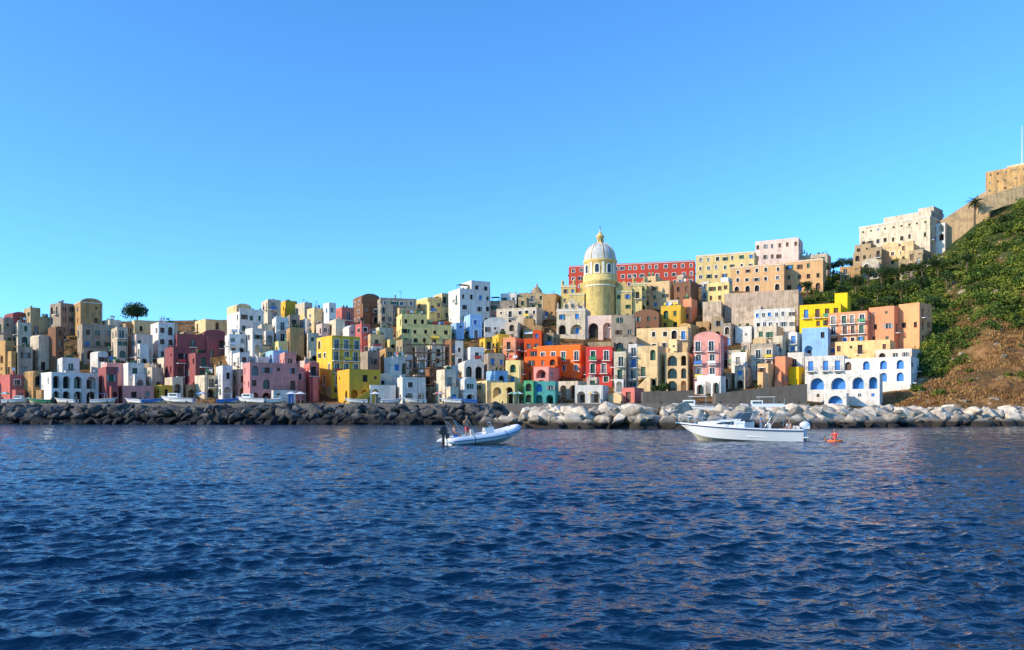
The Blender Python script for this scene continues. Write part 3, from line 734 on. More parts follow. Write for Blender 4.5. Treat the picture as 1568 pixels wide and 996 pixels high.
def breakwater(name, path, hw, top, n, rmin, rmax, mat, rs):
    mb = MB(); rng = random.Random(rs)
    pts = [(wx(b,D), D) for b, D in path]
    seg = [math.dist(p,q) for p,q in zip(pts, pts[1:])]; tot = sum(seg)
    def at(t):
        t *= tot
        for i, L_ in enumerate(seg):
            if t <= L_ or i == len(seg)-1:
                u = t/L_; p, q = pts[i], pts[i+1]
                dx, dy = (q[0]-p[0])/L_, (q[1]-p[1])/L_
                return p[0]+(q[0]-p[0])*u, p[1]+(q[1]-p[1])*u, -dy, dx
            t -= L_
    K = 120; prof = [(-hw-.5,-1.8),(-hw*.55,top*.3),(-hw*.2,top*.62),(hw*.3,top*.62),(hw*.7,top*.3),(hw+1,-1.8)]
    V = []
    for i in range(K+1):
        x,y,nx,ny = at(i/K)
        e = min(1, min(i, K-i)/3)
        for a,zz in prof: V.append((x+nx*a, y+ny*a, (zz+1.8)*e-1.8))
    m6 = len(prof)
    mb.faces(V, [(i*m6+j, (i+1)*m6+j, (i+1)*m6+j+1, i*m6+j+1) for i in range(K) for j in range(m6-1)], mat)
    for i in range(n):
        t = rng.random(); x,y,nx,ny = at(t); a = rng.uniform(-1, .75)
        e = min(1, min(t, 1-t)*tot/5 + .25)
        zz = top*e*(1-abs(a)**1.5) ; r = rng.uniform(rmin, rmax)*(1.15 if a < -.3 else 1)
        if rng.random() < .3: r *= .55
        put_rock(mb, rng, r, [x+nx*a*hw, y+ny*a*hw, zz - r*.45 + rng.uniform(-.5,.5)], mat)
    return mb.obj(name)
RL = rockmat('basalt_rock', (.007,.007,.007,1), (.028,.026,.025,1), (.14,.125,.11,1), 1.2, .3, 1.4)
RR_ = rockmat('limestone_rock', (.028,.019,.011,1), (.34,.27,.19,1), (.72,.61,.47,1), .75, .4, 1.25)
breakwater('dark_rock_breakwater', [(-420,157),(100,155),(500,152),(792,148)], 6.5, 3.3, 1250, .8, 1.9, RL, 4)
breakwater('pale_rock_breakwater', [(780,120),(850,114),(1000,112),(1230,119),(1400,131),(1568,141),(1750,150)], 6.0, 2.9, 880, .8, 1.95, RR_, 9)

# ------------------------------------------------------------------ vegetation
def leafmat(name, c0, c1, c2, sc=.12):
    m, nt, N, L, b = newmat(name)
    b.inputs['Roughness'].default_value = .7; b.inputs['Specular IOR Level'].default_value = .2
    geo = N.new('ShaderNodeNewGeometry'); n1 = N.new('ShaderNodeTexNoise'); n1.inputs['Scale'].default_value = sc; n1.inputs['Detail'].default_value = 4
    L.new(geo.outputs['Position'], n1.inputs['Vector'])
    ad = N.new('ShaderNodeMath'); ad.operation = 'MULTIPLY_ADD'; ad.inputs[1].default_value = .3
    L.new(geo.outputs['Random Per Island'], ad.inputs[0]); L.new(n1.outputs['Fac'], ad.inputs[2])
    r = N.new('ShaderNodeValToRGB'); e = r.color_ramp.elements
    e[0].position = .45; e[0].color = c0; e[1].position = .85; e[1].color = c2; k = e.new(.64); k.color = c1
    L.new(ad.outputs[0], r.inputs[0]); L.new(r.outputs[0], b.inputs['Base Color'])
    return m
LEAF = leafmat('scrub_leaves', (.02,.042,.008,1), (.07,.125,.016,1), (.27,.26,.035,1), .22)
LEAFD = leafmat('tree_leaves', (.012,.03,.009,1), (.03,.06,.014,1), (.07,.11,.025,1), .3)
DRY = leafmat('dry_grass', (.13,.06,.022,1), (.29,.14,.045,1), (.42,.25,.09,1), .2)
BARK = plain('bark', (.12,.08,.05,1), .9, var=.3)

def quads_cloud(C, S, rs, up=0.0):
    n = len(C); a = rs.normal(size=(n,3)); a /= np.linalg.norm(a, axis=1)[:,None]
    b = rs.normal(size=(n,3)); b -= (b*a).sum(1)[:,None]*a; b /= np.linalg.norm(b, axis=1)[:,None]
    S = S[:,None]; a = a*S; b = b*S*.6
    return np.stack([C-a, C+b*.9, C+a, C-b], 1).reshape(-1,3)
def mesh_quads(name, V, mat, loc=(0,0,0)):
    n = len(V)//4; me = bpy.data.meshes.new(name)
    me.vertices.add(len(V)); me.vertices.foreach_set('co', V.astype(np.float32).ravel())
    me.loops.add(4*n); me.loops.foreach_set('vertex_index', np.arange(4*n, dtype=np.int32))
    me.polygons.add(n); me.polygons.foreach_set('loop_start', np.arange(0, 4*n, 4, dtype=np.int32)); 
    me.update(calc_edges=True); me.materials.append(mat)
    o = bpy.data.objects.new(name, me); scene.collection.objects.link(o); o.location = loc
    return o
def crown_pts(r, n, rs, flat=.8, lumps=7):
    cs = rs.normal(size=(lumps,3)); cs /= np.linalg.norm(cs,axis=1)[:,None]; cs *= rs.uniform(.3,.75,(lumps,1)); cs[:,2] = np.abs(cs[:,2])*flat
    k = rs.randint(0, lumps, n); d = rs.normal(size=(n,3)); d /= np.linalg.norm(d,axis=1)[:,None]
    lr = rs.uniform(.28,.5,lumps)
    p = cs[k] + d*(lr[k]*rs.uniform(.55,1.05,n))[:,None]
    p[:,2] *= flat
    return p*r
def blocked(x, y, pad=0):
    for fx, fy, fr in FOOT:
        if (x-fx)**2 + (y-fy)**2 < (fr+pad)**2: return True
    return False
def scatter():
    allp = []; sz = []
    cnt = 0; tries = 0
    while cnt < 2400 and tries < 26000:
        tries += 1
        b = R.uniform(1236, 1800) if R.random() < .35 else R.uniform(1400, 1660); D = R.uniform(170, 300); x = wx(b,D)
        z = gz(x, D)
        if b < 1400 and z < 26: continue
        if z < dryline(x, D, b) + R.uniform(-3, 2): 
            if R.random() > .05: continue
        if blocked(x, D, 0.2): continue
        if 1432 < b < 1560 and D > 264: continue
        if rocky(x, D) < -.22 and b > 1430: continue
        big = R.random() < .25
        r = (R.uniform(1.8, 3.4) if big else R.uniform(.6, 1.5)) if b > 1440 else R.uniform(1.6, 3.4)
        nn = 190 if r > 1.6 else 90
        p = crown_pts(r, nn, NR, .8)
        p += np.array([x, D, z + r*.15 + hillnoise(x, D, b, D)])
        allp.append(p); sz.append(NR.uniform(.14,.34,nn)*(.65+r*.2)); cnt += 1
    C = np.concatenate(allp); S = np.concatenate(sz)
    mesh_quads('hillside_scrub', quads_cloud(C, S, NR), LEAF)
    mb = MB(); RM = rockmat('hill_rock', (.1,.08,.05,1), (.20,.14,.08,1), (.42,.31,.2,1), -9)
    for i in range(420):
        b = R.uniform(1385, 1760); D = R.uniform(160, 270); x = wx(b, D)
        if blocked(x, D, 0): continue
        if rocky(x, D) > -.12 and R.random() > .25: continue
        r = R.uniform(.3, 1.3); put_rock(mb, R, r, [x, D, gz(x,D)+hillnoise(x,D,b,D)-r*.3], RM)
    mb.obj('hillside_rocks')
    allp = []; sz = []
    for i in range(320):
        b = R.uniform(-100, 1250); D = R.choice([R.uniform(180,262), R.uniform(200,250)]); x = wx(b,D)
        if blocked(x, D, -2): continue
        r = R.uniform(.7, 1.9); p = crown_pts(r, 120, NR, .8) + np.array([x, D, gz(x,D)+r*.4]); allp.append(p); sz.append(NR.uniform(.12,.25,120))
    if allp: mesh_quads('garden_shrubs', quads_cloud(np.concatenate(allp), np.concatenate(sz), NR), LEAFD)
    V = []
    for i in range(15000):
        b = R.uniform(1372, 1760); D = R.uniform(160, 225); x = wx(b,D); z = gz(x,D)+hillnoise(x,D,b,D)
        if z < 1.5 or z > 36 or blocked(x, D, -.5): continue
        if mnoise.noise(Vector((x*.15, D*.15, 3))) < -.15: continue
        h = R.uniform(.2,.6)
        for k in range(3):
            a = R.uniform(0,6.28); dx, dy = math.cos(a)*.12, math.sin(a)*.12; lx, ly = R.uniform(-.3,.3), R.uniform(-.3,.3)
            ox, oy = R.uniform(-.3,.3), R.uniform(-.3,.3)
            V += [(x+ox-dx,D+oy-dy,z-.1),(x+ox+dx,D+oy+dy,z-.1),(x+ox+dx*.3+lx,D+oy+dy*.3+ly,z+h),(x+ox-dx*.6+lx,D+oy-dy*.6+ly,z+h*.8)]
    mesh_quads('dry_grass', np.array(V), DRY)
scatter()

def tree(name, b, D, h, r, flat=.8, n=900, umbrella=False, mat=None, base=None):
    x = wx(b, D); z = base if base is not None else gz(x, D) 
    m = MB(); rs = np.random.RandomState(int(b)); rr = random.Random(int(b))
    top = h - r*flat*.9
    m.tube([(0,0,-1),(rr.uniform(-.2,.2),0,top*.5),(rr.uniform(-.3,.3),.1,top)], [.32,.24,.16], BARK, 8)
    for k in range(6):
        a = k*1.05+rr.random(); l = r*.6
        m.tube([(0,0,top*.8),(math.cos(a)*l*.5,math.sin(a)*l*.5,top+.3*r*flat),(math.cos(a)*l,math.sin(a)*l,top+.6*r*flat)], [.12,.08,.03], BARK, 5)
    p = crown_pts(r, n, rs, flat, 14) + np.array([0,0,top+ (.1*r)])
    q = quads_cloud(p, rs.uniform(.15,.34,n), rs)
    m.faces(q.tolist(), [(4*i,4*i+1,4*i+2,4*i+3) for i in range(n)], mat or LEAFD)
    return m.obj(name, (x, D, z))
tree('stone_pine_tree', 210, 258, 8.6, 5.4, .85, 3400, base=wz(504,258))
for b,D,h,r in ((1290,297,7,4),(1304,298,6,3.5),(1276,296,6,3),(1262,282,7,3),(1470,292,7,3),(1482,291,7,2.6),(1456,293,6,2.6),(1516,276,6,3),(1500,286,7,2.8),(1445,294,5.5,2.4),
              (1330,262,8,4),(1350,258,8,4.2),(1372,256,7,4),(1392,254,7,3.6),(1310,256,7,3.6),(1412,250,7,3.6),(1436,246,6.5,3.4),(1290,250,6.5,3.2),(1344,246,7,3.5),(1380,242,6,3.4),(1410,240,6,3.4),
              (1320,240,6.5,3.2),(1300,238,6,3),(1360,236,6,3),(1450,232,6,3),(1430,222,5,2.8),(1480,240,5,2.8),(1540,250,5,3),
              (505,250,6,2.6),(478,252,5,2),(1235,262,5,2.5),(1018,181,3.6,1.5),(1004,182,3,1.3),(1215,250,5,2.6)):
    tree('broadleaf_tree', b, D, h, r, .8, 800)
def palm(b, D, h):
    x = wx(b,D); z = gz(x,D); m = MB(); rr = random.Random(5)
    m.tube([(0,0,-1),(.1,0,h*.5),(.25,0,h)], [.4,.28,.3], BARK, 10)
    for k in range(34):
        a = k*2.399; el = rr.uniform(-.2, 1.2); L_ = rr.uniform(2.6,3.5)
        prev = Vector((.25,0,h)); d = Vector((math.cos(a)*math.cos(el), math.sin(a)*math.cos(el), math.sin(el)))
        side = Vector((-math.sin(a), math.cos(a), 0))
        for s in range(8):
            nx = prev + d*(L_/8); w = .5*math.sin(math.pi*(s+.7)/8.6)+.05
            for sg in (-1,1):
                for q in range(2):
                    o = prev.lerp(nx, q*.5); m.face([o, o+d*.12, o+side*sg*w+d*.3-Vector((0,0,w*.45)), o+side*sg*w*.9+d*.18-Vector((0,0,w*.45))], LEAFD)
            prev = nx; d = (d + Vector((0,0,-.2))).normalized()
    m.obj('palm_tree', (x, D, z))
palm(1492, 270, 9)

# ------------------------------------------------------------------ people
SKIN = plain('tanned_skin', (.42,.22,.13,1), .55, var=.08); HAIR = plain('dark_hair', (.03,.02,.015,1), .6)
EYE = plain('eye', (.02,.015,.01,1), .2); EYEW = plain('eye_white', (.7,.7,.7,1), .3)
def person(name, pose, top, bot, loc, rz, parent=None, hair=HAIR, female=False):
    sw = .19 if not female else .165
    if pose == 'stand':
        J = {'pel':(0,0,.95),'sp':(0,.01,1.12),'ch':(0,.0,1.34),'nk':(0,.0,1.49),'hd':(0,-.01,1.56),
             'shL':(sw,0,1.42),'elL':(sw+.12,-.02,1.14),'haL':(sw+.12,-.2,.95),'shR':(-sw,0,1.42),'elR':(-sw-.13,.04,1.16),'haR':(-sw-.05,-.2,1.06),
             'hpL':(.1,0,.9),'knL':(.12,-.04,.49),'anL':(.13,.02,.09),'toL':(.14,-.16,.03),'hpR':(-.1,0,.9),'knR':(-.13,-.03,.49),'anR':(-.15,.03,.09),'toR':(-.17,-.15,.03)}
    else:
        J = {'pel':(0,0,.12),'sp':(0,.0,.30),'ch':(0,-.02,.52),'nk':(0,-.03,.67),'hd':(0,-.05,.74),
             'shL':(sw,-.02,.6),'elL':(sw+.1,-.1,.34),'haL':(sw+.0,-.34,.24),'shR':(-sw,-.02,.6),'elR':(-sw-.12,-.03,.34),'haR':(-sw-.04,-.26,.2),
             'hpL':(.1,-.04,.1),'knL':(.14,-.46,.12),'anL':(.14,-.5,-.32),'toL':(.15,-.68,-.38),'hpR':(-.1,-.04,.1),'knR':(-.15,-.45,.13),'anR':(-.17,-.42,-.32),'toR':(-.19,-.6,-.38)}
    rd = {'pel':.135,'sp':.12,'ch':.145,'nk':.055,'hd':.055,'sh':.062,'el':.042,'ha':.03,'hp':.095,'kn':.06,'an':.04,'to':.035}
    ks = list(J); E = [('pel','sp'),('sp','ch'),('ch','nk'),('nk','hd')]
    for s in 'LR': E += [('ch','sh'+s),('sh'+s,'el'+s),('el'+s,'ha'+s),('pel','hp'+s),('hp'+s,'kn'+s),('kn'+s,'an'+s),('an'+s,'to'+s)]
    me = bpy.data.meshes.new('tmp'); me.from_pydata([J[k] for k in ks], [(ks.index(a),ks.index(b)) for a,b in E], [])
    o = bpy.data.objects.new('tmp', me); scene.collection.objects.link(o)
    o.modifiers.new('s','SKIN'); sd = o.modifiers.new('ss','SUBSURF'); sd.levels = 2; sd.render_levels = 2
    sv = me.skin_vertices[0].data
    for i,k in enumerate(ks):
        r = rd[k] if k in rd else rd[k[:2]]
        sv[i].radius = (r, r*(.75 if k in ('pel','sp','ch') else 1)); sv[i].use_root = (k == 'pel')
    bpy.context.view_layer.update()
    ev = o.evaluated_get(bpy.context.evaluated_depsgraph_get()); em = ev.to_mesh()
    m = MB(); vs = [v.co.copy() for v in em.vertices]; JV = {k: Vector(p) for k,p in J.items()}
    groups = {}
    for p in em.polygons:
        c = p.center; best = None; bd = 9
        for a,b in E:
            A, B = JV[a], JV[b]; t = max(0,min(1,(c-A).dot(B-A)/max(1e-6,(B-A).length_squared))); dd = (c-(A+(B-A)*t)).length
            if dd < bd: bd = dd; best = (a,b,t)
        a,b,t = best
        if b in ('sp','ch') or b.startswith('sh') or (a.startswith('sh') and t < .5) or (b=='nk' and t < .55): mt = top
        elif b.startswith('hp') or (a.startswith('hp') and t < .6): mt = bot
        else: mt = SKIN
        if b == 'sp' and t < .35: mt = bot
        groups.setdefault(mt, []).append(tuple(p.vertices))
    base = len(m.v); m.v.extend([tuple(v) for v in vs])
    for mt, fs in groups.items():
        i = m.mi(mt)
        for f in fs: m.f.append(tuple(base+k for k in f)); m.m.append(i); m.sm.append(True)
    ev.to_mesh_clear(); bpy.data.objects.remove(o)
    h = JV['hd'] + Vector((0,-.015,.1))
    m.ell(h, (.078,.095,.118), SKIN, 16, 12); m.ell(h+Vector((0,.018,.03)), (.086,.096,.104), hair, 16, 10)
    m.ell(h+Vector((0,-.098,-.012)), (.014,.018,.022), SKIN, 8, 6); m.ell(h+Vector((0,-.085,-.055)), (.026,.01,.008), CLOTH[2], 8, 5)
    for s in (-1,1):
        m.ell(h+Vector((s*.032,-.086,.01)), (.013,.008,.008), EYEW, 8, 6); m.ell(h+Vector((s*.032,-.093,.01)), (.006,.004,.006), EYE, 6, 4)
        m.ell(h+Vector((s*.08,.0,-.005)), (.012,.02,.03), SKIN, 8, 6)
    for s,k in ((1,'L'),(-1,'R')):
        w = JV['ha'+k]; d = (w - JV['el'+k]).normalized(); a = d.cross(Vector((0,0,1))).normalized()
        m.tube([w, w+d*.045, w+d*.09], [.028,.036,.03], SKIN, 8, sq=.55)
        for q,(off,ln) in enumerate(((-.03,.06),(-.01,.075),(.01,.07),(.028,.055))):
            b0 = w+d*.085+a*off; m.tube([b0, b0+d*ln*.55-Vector((0,0,.008)), b0+d*ln*.85-Vector((0,0,.03))], [.0095,.0085,.006], SKIN, 6)
        b0 = w+d*.03-a*.03*s; m.tube([b0, b0-a*.03*s+d*.025, b0-a*.035*s+d*.055], [.011,.01,.007], SKIN, 6)
    return m.obj(name, loc, rz, parent)

# ------------------------------------------------------------------ boats
WH = plain('white_gelcoat', (.82,.80,.76,1), .25, var=.04, scale=2); CRM = plain('cream_antifoul', (.62,.55,.40,1), .5, var=.15)
TUBE = plain('hypalon_tube', (.66,.70,.74,1), .45, var=.05); NAVY = plain('navy_band', (.02,.04,.12,1), .4); BLK = plain('engine_black', (.02,.02,.022,1), .3)
STEEL = plain('stainless_steel', (.6,.6,.6,1), .25, .9); SCR = plain('tinted_windscreen', (.03,.05,.07,1), .08); CAN = plain('black_canvas', (.025,.025,.03,1), .85); SEAT = plain('seat_vinyl', (.7,.66,.58,1), .5)
def hull(mb, L_, B, hs, hb, draft, rake, tc, floor, N_=20, wl=.18, mh=WH, md=WH):
    st = []
    for i in range(N_+1):
        t = i/N_; x = -L_/2 + L_*t
        b = B/2*(.9+.1*min(1,t/.3))*(1 - max(0,(t-.42)/.58)**2.4)+.01
        zs = hs + (hb-hs)*t**1.8; zk = -draft + (draft+.1)*max(0,(t-.72)/.28)**2.2
        zc = zk + (.28 + .45*t*t)*min(1, zs)
        xr = rake*t**5
        st.append([(x-xr*1.0,0,zk),(x-xr*.6,b*(.82-.2*t),zc),(x-xr*.45,b*(.86-.13*t),zc+.05),(x-xr*.12,b*.98,zs-.14),(x-xr*.1,b+.04,zs-.13),(x-xr*.05,b+.04,zs-.05),(x,b,zs),(x-.03*t,max(0,b-.16),zs+.03)])
    n = len(st[0])
    for sg in (1,-1):
        for i in range(N_):
            for j in range(n-1):
                q = [st[i][j],st[i+1][j],st[i+1][j+1],st[i][j+1]]; q = [(p[0],p[1]*sg,p[2]) for p in q]
                if sg < 0: q.reverse()
                mt = CRM if j == 0 else (NAVY if j == 4 else mh)
                mb.face(q, mt, j < 3)
    tr = [(p[0],p[1],p[2]) for p in st[0]]; mb.face(tr[::-1] + [(p[0],-p[1],p[2]) for p in tr[1:]], mh)
    for i in range(N_):
        t = (i+.5)/N_; a, b = st[i][-1], st[i+1][-1]
        if t > tc:
            c0 = .1*min(1,(t-tc)*4)
            for sg in (1,-1):
                q = [a,b,(b[0],0,b[2]+c0*(1-i/N_)+.02),(a[0],0,a[2]+c0*(1-i/N_)+.02)]; q = [(p[0],p[1]*sg,p[2]) for p in q]
                if sg > 0: q.reverse()
                mb.face(q, md)
        else:
            for sg in (1,-1):
                q = [a,b,(b[0],b[1],floor),(a[0],a[1],floor)]; mb.face([(p[0],p[1]*sg,p[2]) for p in q], md)
            mb.face([(a[0],-a[1],floor),(b[0],-b[1],floor),(b[0],b[1],floor),(a[0],a[1],floor)], md)
    return st
def outboard(mb, x, y, z, mat, s=1.0):
    def e(c, r): mb.ell((x+c[0]*s, y+c[1]*s, z+c[2]*s), tuple(q*s for q in r), mat, 14, 10)
    e((-.1,0,.55),(.34,.2,.27)); mb.box(x-.38*s,x+.14*s,y-.17*s,y+.17*s,z+.3*s,z+.52*s,mat)
    mb.tube([(x-.1*s,y,z+.35*s),(x-.12*s,y,z-.55*s)], [.13*s,.08*s], mat, 8); mb.box(x-.4*s,x+.1*s,y-.12*s,y+.12*s,z-.33*s,z-.3*s,mat)
    mb.tube([(x+.15*s,y,z-.5*s),(x-.1*s,y,z-.52*s),(x-.36*s,y,z-.52*s)], [.03*s,.09*s,.04*s], mat, 8)
    for k in range(3):
        a = k*2.094; mb.face([(x-.38*s,y,z-.52*s),(x-.36*s,y+math.cos(a-.4)*.15*s,z-.52*s+math.sin(a-.4)*.15*s),(x-.42*s,y+math.cos(a+.4)*.15*s,z-.52*s+math.sin(a+.4)*.15*s)], STEEL)
    mb.box(x+.1*s, x+.3*s, y-.12*s, y+.12*s, z-.05*s, z+.32*s, mat)

def motorboat():
    D = 62.0; root = bpy.data.objects.new('motorboat', None); scene.collection.objects.link(root)
    root.location = (wx(1131, D), D, -.02); root.rotation_euler = (rad(0), rad(0), rad(180-9))
    m = MB(); hull(m, 9.2, 2.9, .92, 1.42, .3, 1.5, .45, .35)
    m.obj('hull', parent=root)
    m = MB()
    secs = [(3.1,.35,1.40,1.44),(2.3,.75,1.28,1.5),(1.2,1.0,1.18,1.62),(.2,1.05,1.1,1.72),(-.35,1.05,1.05,1.72)]
    for (x0,b0,z0,t0),(x1,b1,z1,t1) in zip(secs, secs[1:]):
        for sg in (1,-1):
            m.face([(x0,b0*sg,z0-.1),(x1,b1*sg,z1-.1),(x1,b1*.88*sg,t1),(x0,b0*.88*sg,t0)], WH, True)
            m.face([(x0,b0*.88*sg,t0),(x1,b1*.88*sg,t1),(x1,0,t1+.08),(x0,0,t0+.05)], WH, True)
    m.face([(-.35,-1.05,.36),(-.35,1.05,.36),(-.35,.92,1.72),(-.35,0,1.8),(-.35,-.92,1.72)], WH)
    for sg in (1,-1):
        m.face([(1.9,.87*sg,1.33),(.5,1.03*sg,1.28),(.5,.985*sg,1.55),(1.5,.95*sg,1.46)], SCR)
    m.box(1.5,2.1,-.3,.3,1.66,1.7,SCR)
    m.obj('cabin', parent=root)
    m = MB()
    W = [(-.75,-1.02),(.15,-.95),(.55,-.5),(.62,0),(.55,.5),(.15,.95),(-.75,1.02)]
    top = [(-.95,-.92),(-.3,-.8),(.0,-.42),(.05,0),(.0,.42),(-.3,.8),(-.95,.92)]
    for i in range(6):
        a,b,c,d = W[i],W[i+1],top[i+1],top[i]
        m.face([(a[0],a[1],1.68 if i not in (0,5) else 1.5),(b[0],b[1],1.7),(c[0],c[1],2.2),(d[0],d[1],2.2)], SCR)
        m.tube([(d[0],d[1],2.2),(c[0],c[1],2.2)], .025, STEEL, 6)
        m.tube([(b[0],b[1],1.66),(c[0],c[1],2.2)], .02, STEEL, 6)
    m.obj('windscreen', parent=root)
    m = MB()
    def gun(x): 
        t = (x+4.6)/9.2; return 1.45*(1 - max(0,(t-.42)/.58)**2.4), .92+.5*t**1.8
    for sg in (1,-1):
        top_ = []
        for i in range(9):
            x = .2 + i*.52; b, zz = gun(x); top_.append((x, (b-.1)*sg, zz+.55)); m.tube([(x,(b-.1)*sg,zz),(x,(b-.1)*sg,zz+.55)], .016, STEEL, 5)
        top_.append((4.75, 0, 1.98)); m.tube(top_, .02, STEEL, 6)
    m.tube([(4.55,0,1.4),(4.75,0,1.98)], .016, STEEL, 5)
    m.box(4.3,4.85,-.07,.07,1.38,1.46,STEEL)
    for x in (-4,1,3.2):
        b,zz = gun(x)
        for sg in (1,-1): m.box(x-.12,x+.12,(b-.12)*sg-.02,(b-.12)*sg+.02,zz+.04,zz+.1,STEEL)
    m.obj('rails', parent=root)
    m = MB()
    m.box(-1.2,-.4,-.95,-.15,.36,1.5,WH); m.box(-1.0,-.45,-.9,-.2,1.502,1.62,BLK)
    m.lathe([(.16,0),(.2,.0),(.2,.03),(.16,.03),(.16,0)], (-1.25,-.55,1.25), BLK, 16)
    for y0 in (-.85,.25):
        m.box(-2.2,-1.7,y0,y0+.6,.36,.85,SEAT); m.box(-2.3,-2.2,y0,y0+.6,.85,1.4,SEAT)
    m.box(-4.2,-3.5,-1.1,1.1,.36,.8,SEAT); m.box(-4.35,-4.2,-1.1,1.1,.8,1.2,SEAT)
    m.box(-4.95,-4.6,-1.2,-.45,.3,.38,WH); m.box(-4.95,-4.6,.45,1.2,.3,.38,WH)
    m.obj('cockpit_fittings', parent=root)
    m = MB()
    P0 = []
    for i in range(9):
        u = -1.15+2.3*i/8; P0.append((u, 2.75+.16*math.cos(u*1.25)))
    for i in range(8):
        for xx in range(4):
            xa, xb = -3.3+xx*.62, -3.3+(xx+1)*.62
            m.face([(xa,P0[i][0],P0[i][1]),(xb,P0[i][0],P0[i][1]),(xb,P0[i+1][0],P0[i+1][1]),(xa,P0[i+1][0],P0[i+1][1])], CLOTH[0], True)
    for sg in (1,-1):
        m.face([(-3.3,1.15*sg,2.8),(-.82,1.15*sg,2.8),(-.82,1.17*sg,2.66),(-3.3,1.17*sg,2.66)], CLOTH[0])
        for xt in (-3.25,-2.1,-.9): m.tube([(-2.1,1.28*sg,1.02),(xt,1.14*sg,2.76)], .02, STEEL, 6)
    m.tube([(-3.5,-1.0,1.0),(-3.6,-1.0,3.3)], .012, STEEL, 5)
    m.obj('bimini_top', parent=root)
    m = MB(); outboard(m, -4.75, -.4, .62, BLK, 1.15); outboard(m, -4.75, .4, .62, TUBE, 1.15); m.obj('outboard_engines', parent=root)
    person('helmsman', 'stand', CLOTH[1], CLOTH[0], (-1.75,-.55,.36), rad(90), root)
    person('passenger', 'sit', SKIN, CLOTH[2], (-3.8,.5,.72), rad(90), root, female=True)
    person('passenger', 'sit', CLOTH[0], CLOTH[1], (-3.8,-.5,.72), rad(60), root)
motorboat()

def rib():
    D = 55.5; root = bpy.data.objects.new('inflatable_boat', None); scene.collection.objects.link(root)
    root.location = (wx(741, D), D, 0); root.rotation_euler = (0, rad(-3.5), rad(27))
    m = MB()
    def side(sg):
        return [(-3.1,.98*sg,.40),(-2.85,.98*sg,.41),(-2.5,.99*sg,.42),(-1.2,1.0*sg,.44),(.2,1.0*sg,.50),(1.2,.94*sg,.60),(1.9,.76*sg,.74),(2.4,.48*sg,.88)]
    path = side(-1) + [(2.62,-.2,.95),(2.66,0,.97),(2.62,.2,.95)] + side(1)[::-1]
    r0 = [.05,.17,.27,.28,.28,.28,.27,.26]; rr = r0 + [.25,.25,.25] + r0[::-1]
    P2, r2 = [], []
    for i in range(len(path)-1):
        for k in range(3):
            t = k/3; P2.append(Vector(path[i]).lerp(Vector(path[i+1]), t)); r2.append(rr[i]*(1-t)+rr[i+1]*t)
    P2.append(Vector(path[-1])); r2.append(rr[-1])
    m.tube(P2, r2, TUBE, 18)
    def off(p, r):
        q = Vector((p.x*0.35 if p.x > 1.2 else 0, p.y, 0)); q.normalize(); 
        if p.x > 2.3: q = Vector((1, p.y, 0)).normalized()
        return p + q*(r+.005)
    m.tube([off(p, r) for p, r in zip(P2, r2)][4:-4], .035, NAVY, 6)
    for idx in (9,15,21,len(P2)-22,len(P2)-16,len(P2)-10):
        p, q = P2[idx], P2[idx+1]; d = (q-p).normalized(); m.tube([p-d*.03, p+d*.03], r2[idx]+.006, NAVY, 18, caps=False)
    m.obj('tubes', parent=root)
    m = MB()
    S = [(-2.7,.8,-.18,.25),(-1,.82,-.2,.27),(.5,.8,-.15,.32),(1.5,.65,.0,.45),(2.1,.4,.25,.65),(2.5,.1,.6,.85)]
    for (x0,b0,k0,t0),(x1,b1,k1,t1) in zip(S,S[1:]):
        for sg in (1,-1):
            q = [(x0,0,k0),(x1,0,k1),(x1,b1*sg,t1),(x0,b0*sg,t0)]; m.face(q if sg < 0 else q[::-1], WH, True)
        m.face([(x0,-b0,t0+.04),(x1,-b1,t1+.04),(x1,b1,t1+.04),(x0,b0,t0+.04)], SEAT)
    m.box(-2.75,-2.65,-.8,.8,-.1,.62,WH)
    m.obj('hull', parent=root)
    m = MB()
    m.box(.1,.7,-.33,.33,.3,1.15,WH); m.box(.05,.3,-.28,.28,1.152,1.22,BLK)
    m.face([(.62,-.3,1.15),(.62,.3,1.15),(.42,.26,1.5),(.42,-.26,1.5)], SCR); m.tube([(.62,-.3,1.15),(.42,-.27,1.5),(.42,.27,1.5),(.62,.3,1.15)], .018, STEEL, 6)
    m.tube([(.06, .17*math.cos(k*.524), 1.05+.17*math.sin(k*.524)) for k in range(13)], .015, BLK, 6)
    m.box(-.9,-.35,-.35,.35,.3,.78,SEAT); m.box(-.98,-.9,-.35,.35,.78,1.1,SEAT)
    m.box(.72,1.1,-.3,.3,.34,.72,SEAT); m.box(-2.5,-2.05,-.6,.6,.3,.62,SEAT)
    m.obj('console_and_seats', parent=root)
    m = MB(); 
    for sg in (1,-1):
        m.tube([(-1.9,.92*sg,.62),(-2.5,.85*sg,1.8),(-2.55,.8*sg,1.95)], .022, STEEL, 6); m.tube([(-1.2,.92*sg,.62),(-2.4,.85*sg,1.75)], .018, STEEL, 6)
    m.tube([(-2.55,-.9,1.95),(-2.55,-.3,2.0),(-2.55,.3,2.0),(-2.55,.9,1.95)], [.07,.1,.1,.07], CAN, 10)
    m.tube([(-2.4,-.85,1.86),(-2.38,0,1.9),(-2.4,.85,1.86)], [.06,.08,.06], CAN, 8)
    m.obj('folded_bimini', parent=root)
    m = MB(); outboard(m, -2.9, 0, .62, BLK, 1.0); m.obj('outboard_engine', parent=root)
    m = MB()
    m.tube([(1.9,-.2,.85),(2.3,.1,.92),(2.55,0,1.15)], .02, CLOTH[0], 6); m.obj('rope', parent=root)
    person('man_seated', 'sit', SKIN, CLOTH[1], (-2.2,.0,.62), rad(75), root)
    person('man_standing', 'stand', SKIN, CLOTH[2], (-1.3,-.2,.33), rad(20), root)
rib()

